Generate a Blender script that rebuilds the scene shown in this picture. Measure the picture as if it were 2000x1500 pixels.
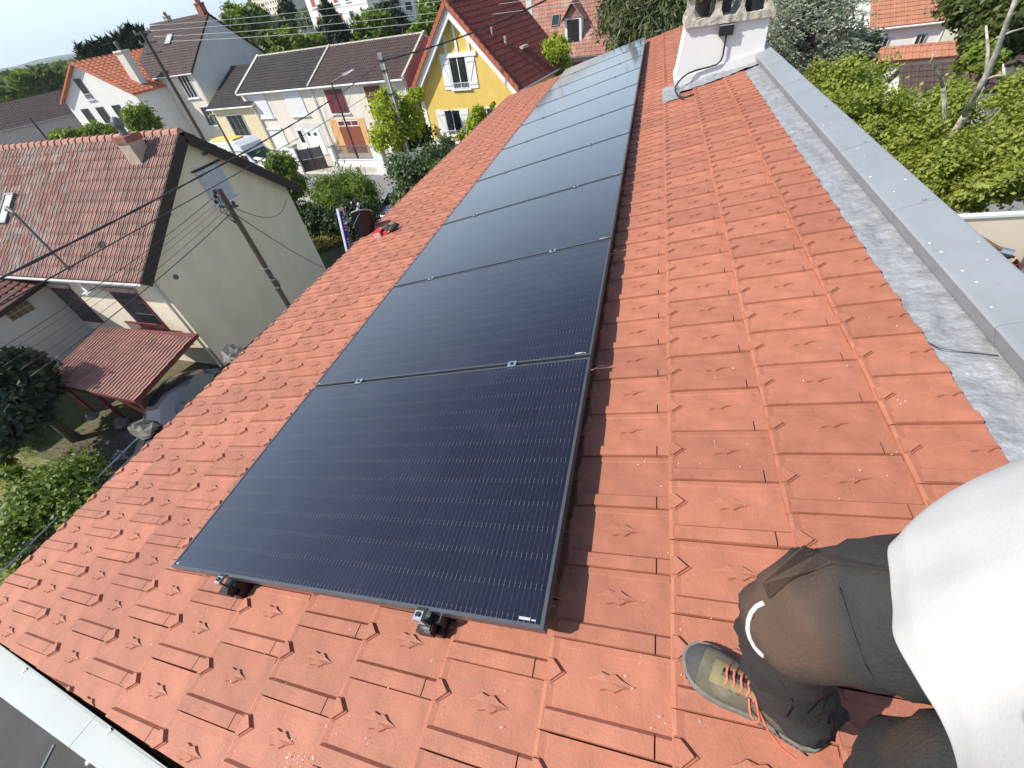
import bpy, math, random
import numpy as np
from mathutils import Vector, Matrix
random.seed(7); rng = np.random.default_rng(7)
sc = bpy.context.scene
for o in list(bpy.data.objects): bpy.data.objects.remove(o)

# ---------------------------------------------------------------- camera, sky, sun
RC = np.array([[0.96178883, 0.24015133, -0.13148988], [0.07803849, -0.70078613, -0.70909012], [-0.26243522, 0.67173368, -0.69274932]])
CAM = np.array([0.15989615, -0.30575836, 1.23658378]); FPX = 815.2688
cam_data = bpy.data.cameras.new('camera'); cam = bpy.data.objects.new('camera', cam_data); sc.collection.objects.link(cam); sc.camera = cam
cam_data.sensor_width = 36; cam_data.lens = FPX / 2000 * 36; cam_data.clip_start = 0.02; cam_data.clip_end = 9000
cam.matrix_world = Matrix(((RC[0][0], -RC[1][0], -RC[2][0], CAM[0]), (RC[0][1], -RC[1][1], -RC[2][1], CAM[1]), (RC[0][2], -RC[1][2], -RC[2][2], CAM[2]), (0, 0, 0, 1)))
SUN = Vector((-0.66, -0.33, 0.675)).normalized()                 # direction towards the sun
world = bpy.data.worlds.new('World'); sc.world = world; world.use_nodes = True
wn = world.node_tree; bg = wn.nodes['Background']
sky = wn.nodes.new('ShaderNodeTexSky'); sky.sky_type = 'NISHITA'; sky.sun_disc = False
sky.sun_elevation = math.asin(SUN.z); sky.sun_rotation = math.atan2(SUN.x, SUN.y)
sky.altitude = 80; sky.air_density = 1.0; sky.dust_density = 0.5; sky.ozone_density = 1.0
# thin high clouds mixed into the sky
tc = wn.nodes.new('ShaderNodeTexCoord'); mp = wn.nodes.new('ShaderNodeMapping'); mp.inputs['Scale'].default_value = (1.0, 1.6, 3.2)
nz = wn.nodes.new('ShaderNodeTexNoise'); nz.inputs['Scale'].default_value = 2.1; nz.inputs['Detail'].default_value = 4; nz.inputs['Roughness'].default_value = 0.55
cr = wn.nodes.new('ShaderNodeValToRGB'); cr.color_ramp.elements[0].position = 0.40; cr.color_ramp.elements[1].position = 0.80
cr.color_ramp.elements[1].color = (0.60, 0.60, 0.60, 1)
mx = wn.nodes.new('ShaderNodeMix'); mx.data_type = 'RGBA'; mx.inputs['B'].default_value = (4.6, 5.1, 6.0, 1)
L = wn.links.new
L(tc.outputs['Generated'], mp.inputs[0]); L(mp.outputs[0], nz.inputs['Vector']); L(nz.outputs['Fac'], cr.inputs[0]); cz_ = wn.nodes.new('ShaderNodeMath'); cz_.operation = 'MULTIPLY'; cf_ = wn.nodes.new('ShaderNodeMapRange'); cf_.inputs[1].default_value = 0.15; cf_.inputs[2].default_value = 0.60; cf_.inputs[3].default_value = 1.0; cf_.inputs[4].default_value = 0.10
sz_ = wn.nodes.new('ShaderNodeSeparateXYZ'); L(tc.outputs['Generated'], sz_.inputs[0]); L(sz_.outputs[2], cf_.inputs[0]); L(cr.outputs[0], cz_.inputs[0]); L(cf_.outputs[0], cz_.inputs[1]); L(cz_.outputs[0], mx.inputs['Factor'])   # clouds thin out overhead
sx_ = wn.nodes.new('ShaderNodeSeparateXYZ'); L(tc.outputs['Generated'], sx_.inputs[0])
hz_ = wn.nodes.new('ShaderNodeMapRange'); hz_.inputs[1].default_value = -0.02; hz_.inputs[2].default_value = 0.48; hz_.inputs[3].default_value = 0.90; hz_.inputs[4].default_value = 0.0; L(sx_.outputs[2], hz_.inputs[0])
hm_ = wn.nodes.new('ShaderNodeMix'); hm_.data_type = 'RGBA'; hm_.inputs['B'].default_value = (4.6, 5.7, 6.9, 1)   # pale bright band of summer haze along the whole horizon
L(hz_.outputs[0], hm_.inputs['Factor']); L(sky.outputs[0], hm_.inputs['A']); L(hm_.outputs['Result'], mx.inputs['A']); L(mx.outputs['Result'], bg.inputs['Color']); bg.inputs['Strength'].default_value = 0.135
sun_d = bpy.data.lights.new('sun', 'SUN'); sun_d.energy = 4.6; sun_d.angle = math.radians(0.55); sun_d.color = (1.0, 0.95, 0.86)
sun = bpy.data.objects.new('sun', sun_d); sc.collection.objects.link(sun); sun.rotation_euler = SUN.to_track_quat('Z', 'Y').to_euler(); sun.location = (0, 0, 30)
sc.view_settings.view_transform = 'Standard'; sc.view_settings.look = 'None'; sc.view_settings.exposure = 0.52; sc.view_settings.gamma = 1
sc.view_settings.use_curve_mapping = False
sc.cycles.max_bounces = 5; sc.cycles.diffuse_bounces = 3; sc.cycles.glossy_bounces = 3; sc.cycles.transmission_bounces = 3; sc.cycles.transparent_max_bounces = 6
sc.cycles.caustics_reflective = False; sc.cycles.caustics_refractive = False

# ---------------------------------------------------------------- places read off the photograph (2000 x 1500), as world points
HAZE = 0.00015
G = -8.5                                                           # street level
PHI = 0.225844                                                     # slope of the roof
def ray(x, y): return RC.T @ np.array([(x - 1000) / FPX, (y - 750) / FPX, 1.0])
def onz(x, y, z): d = ray(x, y); return CAM + d * (z - CAM[2]) / d[2]
def ony(x, y, Y): d = ray(x, y); return CAM + d * (Y - CAM[1]) / d[1]
def onx(x, y, X): d = ray(x, y); return CAM + d * (X - CAM[0]) / d[0]
def atd(x, y, D): d = ray(x, y); return CAM + d * D / np.linalg.norm(d[:2])
def onvp(x, y, A, ang):
    a = math.radians(ang); n = np.array([-math.sin(a), math.cos(a)]); d = ray(x, y)
    return CAM + d * (((np.array(A)[:2] - CAM[:2]) @ n) / (d[:2] @ n))
cs, sn = math.cos(PHI), math.sin(PHI)
RM = Matrix.Rotation(-PHI, 4, 'Y')                                 # roof frame: x up the slope, y along the ridge, z off the panels' glass
def rf(v, u, h): return np.array([-v * cs - h * sn, u, -v * sn + h * cs])
def onroof(x, y, h):
    n = np.array([-sn, 0, cs]); d = ray(x, y); P = CAM + d * ((h - n @ CAM) / (n @ d)); return P

# ---------------------------------------------------------------- helpers
COL = sc.collection
def wm(o):
    m = o.matrix_basis.copy()
    while o.parent: o = o.parent; m = o.matrix_basis @ m
    return m
def tag(o, label=None, cat=None, group=None, kind=None):
    if label: o['label'] = label
    if cat: o['category'] = cat
    if group: o['group'] = group
    if kind: o['kind'] = kind
    return o
def thing(name, label, cat, loc=(0, 0, 0), rz=0, group=None, rot=None):
    o = bpy.data.objects.new(name, None); o.empty_display_size = 0.2; COL.objects.link(o)
    o.location = Vector(loc); o.rotation_euler = rot if rot else (0, 0, rz)
    return tag(o, label, cat, group)
def mesh(name, v, f, smooth=False):
    m = bpy.data.meshes.new(name); m.from_pydata([tuple(map(float, p)) for p in v], [], [tuple(q) for q in f]); m.update()
    if smooth: m.polygons.foreach_set('use_smooth', [True] * len(m.polygons))
    return m
def put(name, m, mat=None, parent=None, loc=None, rot=None):
    o = bpy.data.objects.new(name, m); COL.objects.link(o)
    if mat and not m.materials: m.materials.append(mat)
    if parent: o.parent = parent
    if loc is not None: o.location = Vector(loc)
    if rot is not None: o.rotation_euler = rot
    return o
class MB:
    """collects shapes into one mesh; M is an optional local frame"""
    def __init__(s, M=None): s.v = []; s.f = []; s.M = M; s.mi = []; s.cur = 0
    def add(s, vs, fs):
        n = len(s.v)
        for p in vs:
            p = Vector([float(c) for c in p]); s.v.append(tuple(s.M @ p) if s.M else tuple(p))
        for q in fs: s.f.append(tuple(i + n for i in q)); s.mi.append(s.cur)
        return s
    def box(s, x0, x1, y0, y1, z0, z1):
        return s.add([(x0, y0, z0), (x1, y0, z0), (x1, y1, z0), (x0, y1, z0), (x0, y0, z1), (x1, y0, z1), (x1, y1, z1), (x0, y1, z1)],
                     [(0, 3, 2, 1), (4, 5, 6, 7), (0, 1, 5, 4), (1, 2, 6, 5), (2, 3, 7, 6), (3, 0, 4, 7)])
    def hexa(s, b, t):                                             # eight corners: bottom ring, top ring
        return s.add(list(b) + list(t), [(0, 3, 2, 1), (4, 5, 6, 7), (0, 1, 5, 4), (1, 2, 6, 5), (2, 3, 7, 6), (3, 0, 4, 7)])
    def prism(s, poly, d):                                         # polygon swept by vector d
        n = len(poly); a = [Vector(p) for p in poly]; b = [p + Vector(d) for p in a]
        return s.add(a + b, [tuple(range(n - 1, -1, -1)), tuple(range(n, 2 * n))] + [(i, (i + 1) % n, n + (i + 1) % n, n + i) for i in range(n)])
    def frust(s, base, top):
        n = len(base)
        return s.add(list(base) + list(top), [tuple(range(n, 2 * n))] + [(i, (i + 1) % n, n + (i + 1) % n, n + i) for i in range(n)])
    def tube(s, pts, r, n=6, cap=True, rs=None):
        pts = [Vector([float(c) for c in p]) for p in pts]; k = len(pts); V = []; up = Vector((0, 0, 1))
        t0 = (pts[1] - pts[0]).normalized(); a = t0.cross(up)
        if a.length < 1e-3: a = t0.cross(Vector((0, 1, 0)))
        a.normalize()
        for i, p in enumerate(pts):
            t = (pts[min(i + 1, k - 1)] - pts[max(i - 1, 0)]).normalized()
            a = (a - t * a.dot(t)).normalized(); b = t.cross(a); rr = rs[i] if rs else r
            for j in range(n):
                w = 2 * math.pi * j / n; V.append(p + (a * math.cos(w) + b * math.sin(w)) * rr)
        F = [(i * n + j, i * n + (j + 1) % n, (i + 1) * n + (j + 1) % n, (i + 1) * n + j) for i in range(k - 1) for j in range(n)]
        if cap: F += [tuple(range(n - 1, -1, -1)), tuple(range((k - 1) * n, k * n))]
        return s.add(V, F)
    def cyl(s, c, r, h, n=16, r2=None, axis='z'):
        c = Vector(c); d = {'z': Vector((0, 0, h)), 'x': Vector((h, 0, 0)), 'y': Vector((0, h, 0))}[axis]
        return s.tube([c, c + d], r, n, rs=[r, r if r2 is None else r2])
    def ball(s, c, rx, ry, rz, n=10, m=6):
        V = []; 
        for i in range(m + 1):
            t = math.pi * i / m
            for j in range(n): w = 2 * math.pi * j / n; V.append((c[0] + rx * math.sin(t) * math.cos(w), c[1] + ry * math.sin(t) * math.sin(w), c[2] + rz * math.cos(t)))
        return s.add(V, [(i * n + j, (i + 1) * n + j, (i + 1) * n + (j + 1) % n, i * n + (j + 1) % n) for i in range(m) for j in range(n)])
    def grid(s, P):                                                # P[i][j] points
        a = len(P); b = len(P[0])
        return s.add([p for r in P for p in r], [(i * b + j, (i + 1) * b + j, (i + 1) * b + j + 1, i * b + j + 1) for i in range(a - 1) for j in range(b - 1)])
    def build(s, name, mat, parent=None, world=False, smooth=False, label=None, kind=None):
        m = bpy.data.meshes.new(name); v = s.v
        if world and parent: I = wm(parent).inverted(); v = [tuple(I @ Vector(p)) for p in v]
        m.from_pydata(v, [], s.f); mats = mat if isinstance(mat, (list, tuple)) else [mat]
        for q in mats: m.materials.append(q)
        if len(mats) > 1: m.polygons.foreach_set('material_index', s.mi)
        if smooth: m.polygons.foreach_set('use_smooth', [True] * len(m.polygons))
        m.validate(); m.update(); o = bpy.data.objects.new(name, m); COL.objects.link(o)
        if parent: o.parent = parent
        return tag(o, label, kind=kind)

def copy_tree(o, parent=None):
    c = o.copy(); COL.objects.link(c)
    if parent: c.parent = parent
    for ch in [x for x in bpy.data.objects if x.parent == o]: copy_tree(ch, c)
    return c

# ---------------------------------------------------------------- materials
def mat(name, col, rough=0.7, var=0.15, scale=6.0, bump=0.0, bscale=40.0, metal=0.0, spec=0.5, rand=0.0, col2=None, thr=None, stretch=None, island=0.0, coat=0.0, detail=5, bdist=0.01, dirt=0.0, big=0.0):
    """principled material: base colour broken up by noise, optional second colour in patches, per-object and per-piece variation"""
    m = bpy.data.materials.new(name); m.use_nodes = True; t = m.node_tree; N = t.nodes; K = t.links.new
    b = N['Principled BSDF']; b.inputs['Roughness'].default_value = rough; b.inputs['Metallic'].default_value = metal; b.inputs['Specular IOR Level'].default_value = spec
    b.inputs['Coat Weight'].default_value = coat
    co = N.new('ShaderNodeTexCoord'); vec = co.outputs['Object']
    if stretch:
        mpn = N.new('ShaderNodeMapping'); mpn.inputs['Scale'].default_value = stretch; K(vec, mpn.inputs[0]); vec = mpn.outputs[0]
    n1 = N.new('ShaderNodeTexNoise'); n1.inputs['Scale'].default_value = scale; n1.inputs['Detail'].default_value = detail; n1.inputs['Roughness'].default_value = 0.6; K(vec, n1.inputs['Vector'])
    val = N.new('ShaderNodeMapRange'); val.inputs[1].default_value = 0.3; val.inputs[2].default_value = 0.7; val.inputs[3].default_value = 1 - var; val.inputs[4].default_value = 1 + var
    K(n1.outputs['Fac'], val.inputs[0]); v = val.outputs[0]
    def mul(a, sock, amt):
        r = N.new('ShaderNodeMapRange'); r.inputs[3].default_value = 1 - amt; r.inputs[4].default_value = 1 + amt; K(sock, r.inputs[0])
        q = N.new('ShaderNodeMath'); q.operation = 'MULTIPLY'; K(a, q.inputs[0]); K(r.outputs[0], q.inputs[1]); return q.outputs[0]
    if rand: oi = N.new('ShaderNodeObjectInfo'); v = mul(v, oi.outputs['Random'], rand)
    if island: ge = N.new('ShaderNodeNewGeometry'); v = mul(v, ge.outputs['Random Per Island'], island)
    def spots(sc_, lo, hi, amt, sv):                                 # grime: sparse soft spots that darken
        q = N.new('ShaderNodeTexNoise'); q.inputs['Scale'].default_value = sc_; q.inputs['Detail'].default_value = 6; q.inputs['Roughness'].default_value = 0.7; K(vec, q.inputs['Vector'])
        r = N.new('ShaderNodeMapRange'); r.inputs[1].default_value = lo; r.inputs[2].default_value = hi; r.inputs[3].default_value = 1; r.inputs[4].default_value = 1 - amt; K(q.outputs['Fac'], r.inputs[0])
        p = N.new('ShaderNodeMath'); p.operation = 'MULTIPLY'; K(sv, p.inputs[0]); K(r.outputs[0], p.inputs[1]); return p.outputs[0]
    if dirt: v = spots(70, .60, .74, dirt * .55, v); v = spots(24, .56, .72, dirt * .35, v)
    if big: v = spots(.9, .45, .75, big, v); v = spots(3.1, .5, .8, big * .7, v)
    base = N.new('ShaderNodeRGB'); base.outputs[0].default_value = (*col, 1); cs_ = base.outputs[0]
    if col2:
        n2 = N.new('ShaderNodeTexNoise'); n2.inputs['Scale'].default_value = scale * 0.37; n2.inputs['Detail'].default_value = 8; n2.inputs['Roughness'].default_value = 0.65; K(vec, n2.inputs['Vector'])
        r2 = N.new('ShaderNodeMapRange'); r2.inputs[1].default_value = (thr or 0.55) - 0.05; r2.inputs[2].default_value = (thr or 0.55) + 0.07; K(n2.outputs['Fac'], r2.inputs[0])
        mm = N.new('ShaderNodeMix'); mm.data_type = 'RGBA'; mm.inputs['B'].default_value = (*col2, 1); K(r2.outputs[0], mm.inputs['Factor']); K(cs_, mm.inputs['A']); cs_ = mm.outputs['Result']
    vm = N.new('ShaderNodeVectorMath'); vm.operation = 'SCALE'; K(cs_, vm.inputs[0]); K(v, vm.inputs['Scale']); K(vm.outputs[0], b.inputs['Base Color'])
    if bump:
        n3 = N.new('ShaderNodeTexNoise'); n3.inputs['Scale'].default_value = bscale; n3.inputs['Detail'].default_value = 4; K(vec, n3.inputs['Vector'])
        bp = N.new('ShaderNodeBump'); bp.inputs['Strength'].default_value = bump; bp.inputs['Distance'].default_value = bdist; K(n3.outputs['Fac'], bp.inputs['Height']); K(bp.outputs[0], b.inputs['Normal'])
    return m
def glass_mat(name, col=(0.02, 0.025, 0.03), rough=0.05):
    m = mat(name, col, rough, var=0.05, spec=0.9); return m
def leaf_mat(name, col, col2, trans=0.35, var=0.45):
    m = bpy.data.materials.new(name); m.use_nodes = True; t = m.node_tree; N = t.nodes; K = t.links.new
    out = N['Material Output']; N.remove(N['Principled BSDF'])
    ge = N.new('ShaderNodeNewGeometry'); mm = N.new('ShaderNodeMix'); mm.data_type = 'RGBA'; mm.inputs['A'].default_value = (*col, 1); mm.inputs['B'].default_value = (*col2, 1)
    K(ge.outputs['Random Per Island'], mm.inputs['Factor'])
    di = N.new('ShaderNodeBsdfPrincipled'); di.inputs['Roughness'].default_value = 0.55; di.inputs['Specular IOR Level'].default_value = 0.35
    tr = N.new('ShaderNodeBsdfTranslucent'); ms = N.new('ShaderNodeMixShader'); ms.inputs[0].default_value = trans
    hs = N.new('ShaderNodeHueSaturation'); hs.inputs['Saturation'].default_value = 1.15; hs.inputs['Value'].default_value = 1.3
    K(mm.outputs['Result'], di.inputs['Base Color']); K(mm.outputs['Result'], hs.inputs['Color']); K(hs.outputs[0], tr.inputs['Color'])
    K(di.outputs[0], ms.inputs[1]); K(tr.outputs[0], ms.inputs[2]); K(ms.outputs[0], out.inputs[0]); return m
M = {}
M['tile'] = mat('terracotta_tile', (0.362, 0.136, 0.082), 0.62, var=0.16, scale=9, bump=0.15, bscale=160, rand=0.11, col2=(0.38, 0.155, 0.10), thr=0.56, dirt=.5, spec=0.35)
M['tile_far'] = mat('terracotta_tiles', (0.362, 0.136, 0.082), 0.62, var=0.15, scale=9, island=0.11, col2=(0.38, 0.155, 0.10), thr=0.56, dirt=.5, spec=0.35)
M['frame'] = mat('anodised_frame', (0.11, 0.12, 0.13), 0.32, var=0.08, metal=0.6, scale=20)
M['black'] = mat('black_plastic', (0.012, 0.012, 0.013), 0.4, var=0.1)
M['cable'] = mat('black_cable', (0.018, 0.018, 0.02), 0.5, var=0.1)
M['alu'] = mat('bare_aluminium', (0.55, 0.56, 0.57), 0.3, metal=0.9, var=0.1)
M['zinc'] = mat('grey_zinc', (0.29, 0.305, 0.32), 0.45, var=0.06, scale=4, metal=0.15, bump=0.06, bscale=9, dirt=.25, big=.12)
M['lead'] = mat('lead_flashing', (0.31, 0.318, 0.33), 0.50, var=0.20, scale=12, metal=0.25, bump=1.0, bscale=14, stretch=(1, 1.4, 1), detail=5, bdist=.022)
M['whitecap'] = mat('white_coping', (0.44, 0.46, 0.45), 0.45, var=0.04, scale=3)
M['render_white'] = mat('white_render', (0.74, 0.73, 0.71), 0.8, var=0.03, scale=5, bump=0.05, bscale=200)
M['concrete'] = mat('weathered_concrete', (0.36, 0.33, 0.26), 0.9, var=0.35, scale=30, bump=0.6, bscale=60, col2=(0.52, 0.48, 0.40), thr=0.5)
M['own_wall'] = mat('house_render', (0.72, 0.66, 0.55), 0.85, var=0.05)
M['gap_shade'] = mat('painted_gap_shade', (0.004, 0.003, 0.003), 1.0, var=0.1, spec=0.0)  # matt black painted in for the shade of the verge gap
M['speck'] = mat('bird_droppings', (0.75, 0.75, 0.72), 0.8, var=0.1)

# solar glass: cells, gaps and fine busbar wires, all flat print under one pane
def solar_mat():
    m = bpy.data.materials.new('solar_cells'); m.use_nodes = True; t = m.node_tree; N = t.nodes; K = t.links.new; b = N['Principled BSDF']
    co = N.new('ShaderNodeTexCoord'); sp = N.new('ShaderNodeSeparateXYZ'); K(co.outputs['Object'], sp.inputs[0])
    def M1(op, a, bb=None, c=None):
        q = N.new('ShaderNodeMath'); q.operation = op
        for i, s in enumerate((a, bb, c)):
            if s is None: continue
            if isinstance(s, (int, float)): q.inputs[i].default_value = s
            else: K(s, q.inputs[i])
        return q.outputs[0]
    px_ = M1('DIVIDE', M1('ADD', sp.outputs[0], 1.702), 0.1684); py_ = M1('DIVIDE', M1('SUBTRACT', sp.outputs[1], 0.018), 0.0883)
    fx = M1('FRACT', px_); fy = M1('FRACT', py_)
    ex = M1('ABSOLUTE', M1('SUBTRACT', fx, 0.5)); ey = M1('ABSOLUTE', M1('SUBTRACT', fy, 0.5))
    gap = M1('MAXIMUM', M1('GREATER_THAN', ex, 0.486), M1('GREATER_THAN', ey, 0.478))
    wf = M1('ABSOLUTE', M1('SUBTRACT', M1('FRACT', M1('MULTIPLY', fx, 10.0)), 0.5)); wire = M1('LESS_THAN', wf, 0.045)
    wire = M1('MULTIPLY', wire, M1('LESS_THAN', ex, 0.455))
    nz_ = N.new('ShaderNodeTexNoise'); nz_.inputs['Scale'].default_value = 60; K(co.outputs['Object'], nz_.inputs['Vector'])
    ends = M1('MULTIPLY', M1('GREATER_THAN', ey, 0.40), M1('LESS_THAN', ey, 0.49))
    wb = M1('MULTIPLY', wire, M1('ADD', M1('MULTIPLY', M1('SUBTRACT', nz_.outputs['Fac'], 0.2), 0.30), M1('MULTIPLY', ends, 0.30)))
    cell = N.new('ShaderNodeTexWhiteNoise'); cv = N.new('ShaderNodeCombineXYZ'); K(M1('FLOOR', px_), cv.inputs[0]); K(M1('FLOOR', py_), cv.inputs[1]); K(cv.outputs[0], cell.inputs['Vector'])
    c1 = N.new('ShaderNodeMix'); c1.data_type = 'RGBA'; c1.inputs['A'].default_value = (0.006, 0.005, 0.010, 1); c1.inputs['B'].default_value = (0.009, 0.008, 0.017, 1); K(cell.outputs['Value'], c1.inputs['Factor'])
    c2 = N.new('ShaderNodeMix'); c2.data_type = 'RGBA'; c2.inputs['B'].default_value = (0.004, 0.004, 0.009, 1); K(gap, c2.inputs['Factor']); K(c1.outputs['Result'], c2.inputs['A'])
    c3 = N.new('ShaderNodeMix'); c3.data_type = 'RGBA'; c3.inputs['B'].default_value = (0.30, 0.28, 0.24, 1); K(wb, c3.inputs['Factor']); K(c2.outputs['Result'], c3.inputs['A'])
    # dusty smears on the glass
    n2 = N.new('ShaderNodeTexNoise'); n2.inputs['Scale'].default_value = 3.5; n2.inputs['Detail'].default_value = 6; K(co.outputs['Object'], n2.inputs['Vector'])
    r2 = N.new('ShaderNodeMapRange'); r2.inputs[1].default_value = 0.55; r2.inputs[2].default_value = 0.8; r2.inputs[3].default_value = 0; r2.inputs[4].default_value = 0.03; K(n2.outputs['Fac'], r2.inputs[0])
    c4 = N.new('ShaderNodeMix'); c4.data_type = 'RGBA'; c4.inputs['B'].default_value = (0.25, 0.24, 0.30, 1); K(r2.outputs[0], c4.inputs['Factor']); K(c3.outputs['Result'], c4.inputs['A'])
    K(c4.outputs['Result'], b.inputs['Base Color']); b.inputs['Roughness'].default_value = 0.22; b.inputs['IOR'].default_value = 1.36; b.inputs['Specular Tint'].default_value = (.66, .62, .95, 1); b.inputs['Coat Weight'].default_value = 1.0; b.inputs['Coat IOR'].default_value = 1.5; b.inputs['Coat Roughness'].default_value = 0.06
    return m
M['solar'] = solar_mat()
# ================================================================ the tiled roof under the photographer
house = thing('building', 'building with terracotta interlocking tile roof carrying a row of black solar panels', 'building', (0, 0, 0))
def tile_mb(plain=False, Mx=None):
    m = MB(Mx); LN = 0.345
    def zt(x): return 0.013 - 0.036 * x
    a, b_ = 0.0045, 0.2118
    # pan with a small turned-up lip on the lower edge
    xs = [0, 0.010, 0.028, LN]; zs = [zt(0) + 0.0005, zt(0.01) + 0.0035, zt(0.028), zt(LN)]
    top = [[(x, y, z) for y in (a, b_)] for x, z in zip(xs, zs)]
    m.add([p for r in top for p in r], [(0, 2, 3, 1), (2, 4, 5, 3), (4, 6, 7, 5)])
    m.add([(0, a, zs[0]), (0, b_, zs[0]), (0, b_, -0.012), (0, a, -0.012)], [(0, 1, 2, 3)])
    m.add([(0, a, zs[0]), (0, a, -0.012), (LN, a, -0.02), (LN, a, zs[3])], [(0, 1, 2, 3)])
    m.add([(0, b_, zs[0]), (0, b_, -0.012), (LN, b_, -0.02), (LN, b_, zs[3])], [(3, 2, 1, 0)])
    def ribp(x0, x1, r0=0.013, r1=0.046, h=0.0115):
        B = [(x0, a, zt(x0)), (x1, a, zt(x1)), (x1, r1 + 0.009, zt(x1)), (x0, r1 + 0.009, zt(x0))]
        T = [(x0 + 0.002, a + 0.0015, zt(x0) + h), (x1 - 0.001, a + 0.0015, zt(x1) + h), (x1 - 0.001, r1, zt(x1) + h), (x0 + 0.002, r1, zt(x0) + h)]
        m.frust(B, T)
    ribp(0.014, 0.282); ribp(0.2832, 0.326)
    # second low lip alongside the groove on the far edge of the pan
    m.frust([(0.03, 0.190, zt(0.03)), (0.32, 0.190, zt(0.32)), (0.32, b_, zt(0.32)), (0.03, b_, zt(0.03))],
            [(0.03, 0.195, zt(0.03) + 0.004), (0.32, 0.195, zt(0.32) + 0.004), (0.32, b_ - 0.001, zt(0.32) + 0.004), (0.03, b_ - 0.001, zt(0.03) + 0.004)])
    yc = 0.1325
    for r, h0, h1 in ((1.0, 0, 0.0045), (0.86, 0.0045, 0.0115)):       # two-step arrowhead over the head of the rib below
        w = 0.031 * r; l = 0.058 * r
        B = [(0.003, yc - w, zt(0) + h0), (0.018, yc - w, zt(0.018) + h0), (l, yc, zt(l) + h0), (0.018, yc + w, zt(0.018) + h0), (0.003, yc + w, zt(0) + h0)]
        w -= 0.002; l -= 0.004
        T = [(0.004, yc - w, zt(0) + h1), (0.018, yc - w, zt(0.018) + h1), (l, yc, zt(l) + h1), (0.018, yc + w, zt(0.018) + h1), (0.004, yc + w, zt(0) + h1)]
        m.frust(B, T)
    if not plain:                                                  # the lozenge in the middle
        xc = 0.168; P = [(-0.062, 0, 0), (-0.036, -0.008, 0.0035), (-0.019, -0.019, 0.0062), (0, -0.0145, 0.0062), (0.017, -0.019, 0.0062), (0.034, -0.0085, 0.0055), (0.064, 0, 0), (0.034, 0.0085, 0.0055), (0.017, 0.019, 0.0062), (0, 0.0145, 0.0062), (-0.019, 0.019, 0.0062), (-0.036, 0.008, 0.0035)]
        base = [(xc + x * 1.03, yc + y * 1.15, zt(xc + x)) for x, y, z in P]; topp = [(xc + x, yc + y, zt(xc + x) + z + 0.001) for x, y, z in P]
        n = len(P); m.add(base + topp + [(xc, yc, zt(xc) + 0.0076)], [(i, (i + 1) % n, n + (i + 1) % n, n + i) for i in range(n)] + [(n + i, n + (i + 1) % n, 2 * n) for i in range(n)])
    return m
TB = -0.128                                                        # tile bed below the plane of the glass
SEAMS = [0.0135 + 0.3205 * k for k in range(-4, 4)]; SEAMS += [SEAMS[-1] + 0.3305 * k for k in range(1, 8)]
SEAMS[-1] = 3.30
def u_verge(v): return -0.575 + 0.055 * v
V_TOP, U_END = -1.163, 11.62
roof_o = MB()
roof_o.box(-3.25, 1.30, -0.38, U_END - 0.02, TB - 0.30, TB - 0.022)
roof_obj = roof_o.build('roof', M['own_wall'], house); roof_obj.rotation_euler = (0, -PHI, 0)
tm = tile_mb().build('tile', M['tile']); tmp_ = tile_mb(True).build('tile', M['tile'])
tile_mesh, plain_mesh = tm.data, tmp_.data
bpy.data.objects.remove(tm); bpy.data.objects.remove(tmp_)
spots = []
for k, vs in enumerate(SEAMS):
    col = k - 4; phase = 0.013 if col % 2 == 0 else 0.118
    for n in range(-4, 57):
        u = phase + 0.2092 * n; uv = u_verge(vs - .32)
        if u + 0.205 < uv + 0.005 or u > U_END - 0.02: continue
        spots.append((vs, u, k, n))
chim_u0, chim_u1 = 5.98, 6.72
near_spots, far_m = [], MB()
def place_vis(vs, u):
    under = (0.02 < vs - 0.32 and vs < 1.66 and u > 0.04 and u < 11.0)
    return not under
def cd(s):
    p = rf(s[0] - 0.16, s[1] + 0.1, TB); q = RC @ (p - CAM); s_px = (1000 + FPX * q[0] / max(q[2], .05), 750 + FPX * q[1] / max(q[2], .05))
    inside = q[2] > 0.05 and -120 < s_px[0] < 2100 and -100 < s_px[1] < 1620
    return np.linalg.norm(p - CAM) + (0 if inside and place_vis(s[0], s[1]) else 100)
spots.sort(key=cd)
jit = lambda a: random.uniform(-a, a)
def clipped(m0, planes):
    import bmesh
    bm = bmesh.new(); bm.from_mesh(m0)
    for co, no in planes: bmesh.ops.bisect_plane(bm, geom=bm.verts[:] + bm.edges[:] + bm.faces[:], plane_co=co, plane_no=no, clear_outer=True)
    m2 = bpy.data.meshes.new('tile'); bm.to_mesh(m2); bm.free()
    if not m2.materials: m2.materials.append(M['tile'])
    return m2
cnt = 0
for s in spots:
    vs, u, k, n = s; x0 = -vs
    if chim_u0 + 0.02 < u and u + 0.2 < chim_u1 and vs < -0.47: continue
    planes = []
    if x0 + 0.345 > -V_TOP: planes.append(((-V_TOP - x0, 0, 0), (1, 0, 0)))
    uv = u_verge(vs)
    if u < uv + .02: planes.append(((0, uv - u, 0), (-0.055, -1, 0)))
    if u + 0.209 > U_END: planes.append(((0, U_END - u, 0), (0, 1, 0)))
    me = plain_mesh if (k == 4 and n == 2) else tile_mesh
    if planes: me = clipped(me, planes)
    if len(me.polygons) < 2: continue
    mtx = Matrix.Translation((x0 + jit(.0015), u + jit(.001), TB + jit(.0008))) @ Matrix.Rotation(jit(.006), 4, 'X') @ Matrix.Rotation(jit(.004), 4, 'Z')
    if cnt < 300:
        o = bpy.data.objects.new('tile', me); COL.objects.link(o); o.parent = roof_obj; o.matrix_basis = mtx; cnt += 1
    else:
        far_m.add([tuple(mtx @ v.co) for v in me.vertices], [tuple(p.vertices) for p in me.polygons])
ft = far_m.build('tiles', M['tile_far'], roof_obj, kind='stuff')

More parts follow.
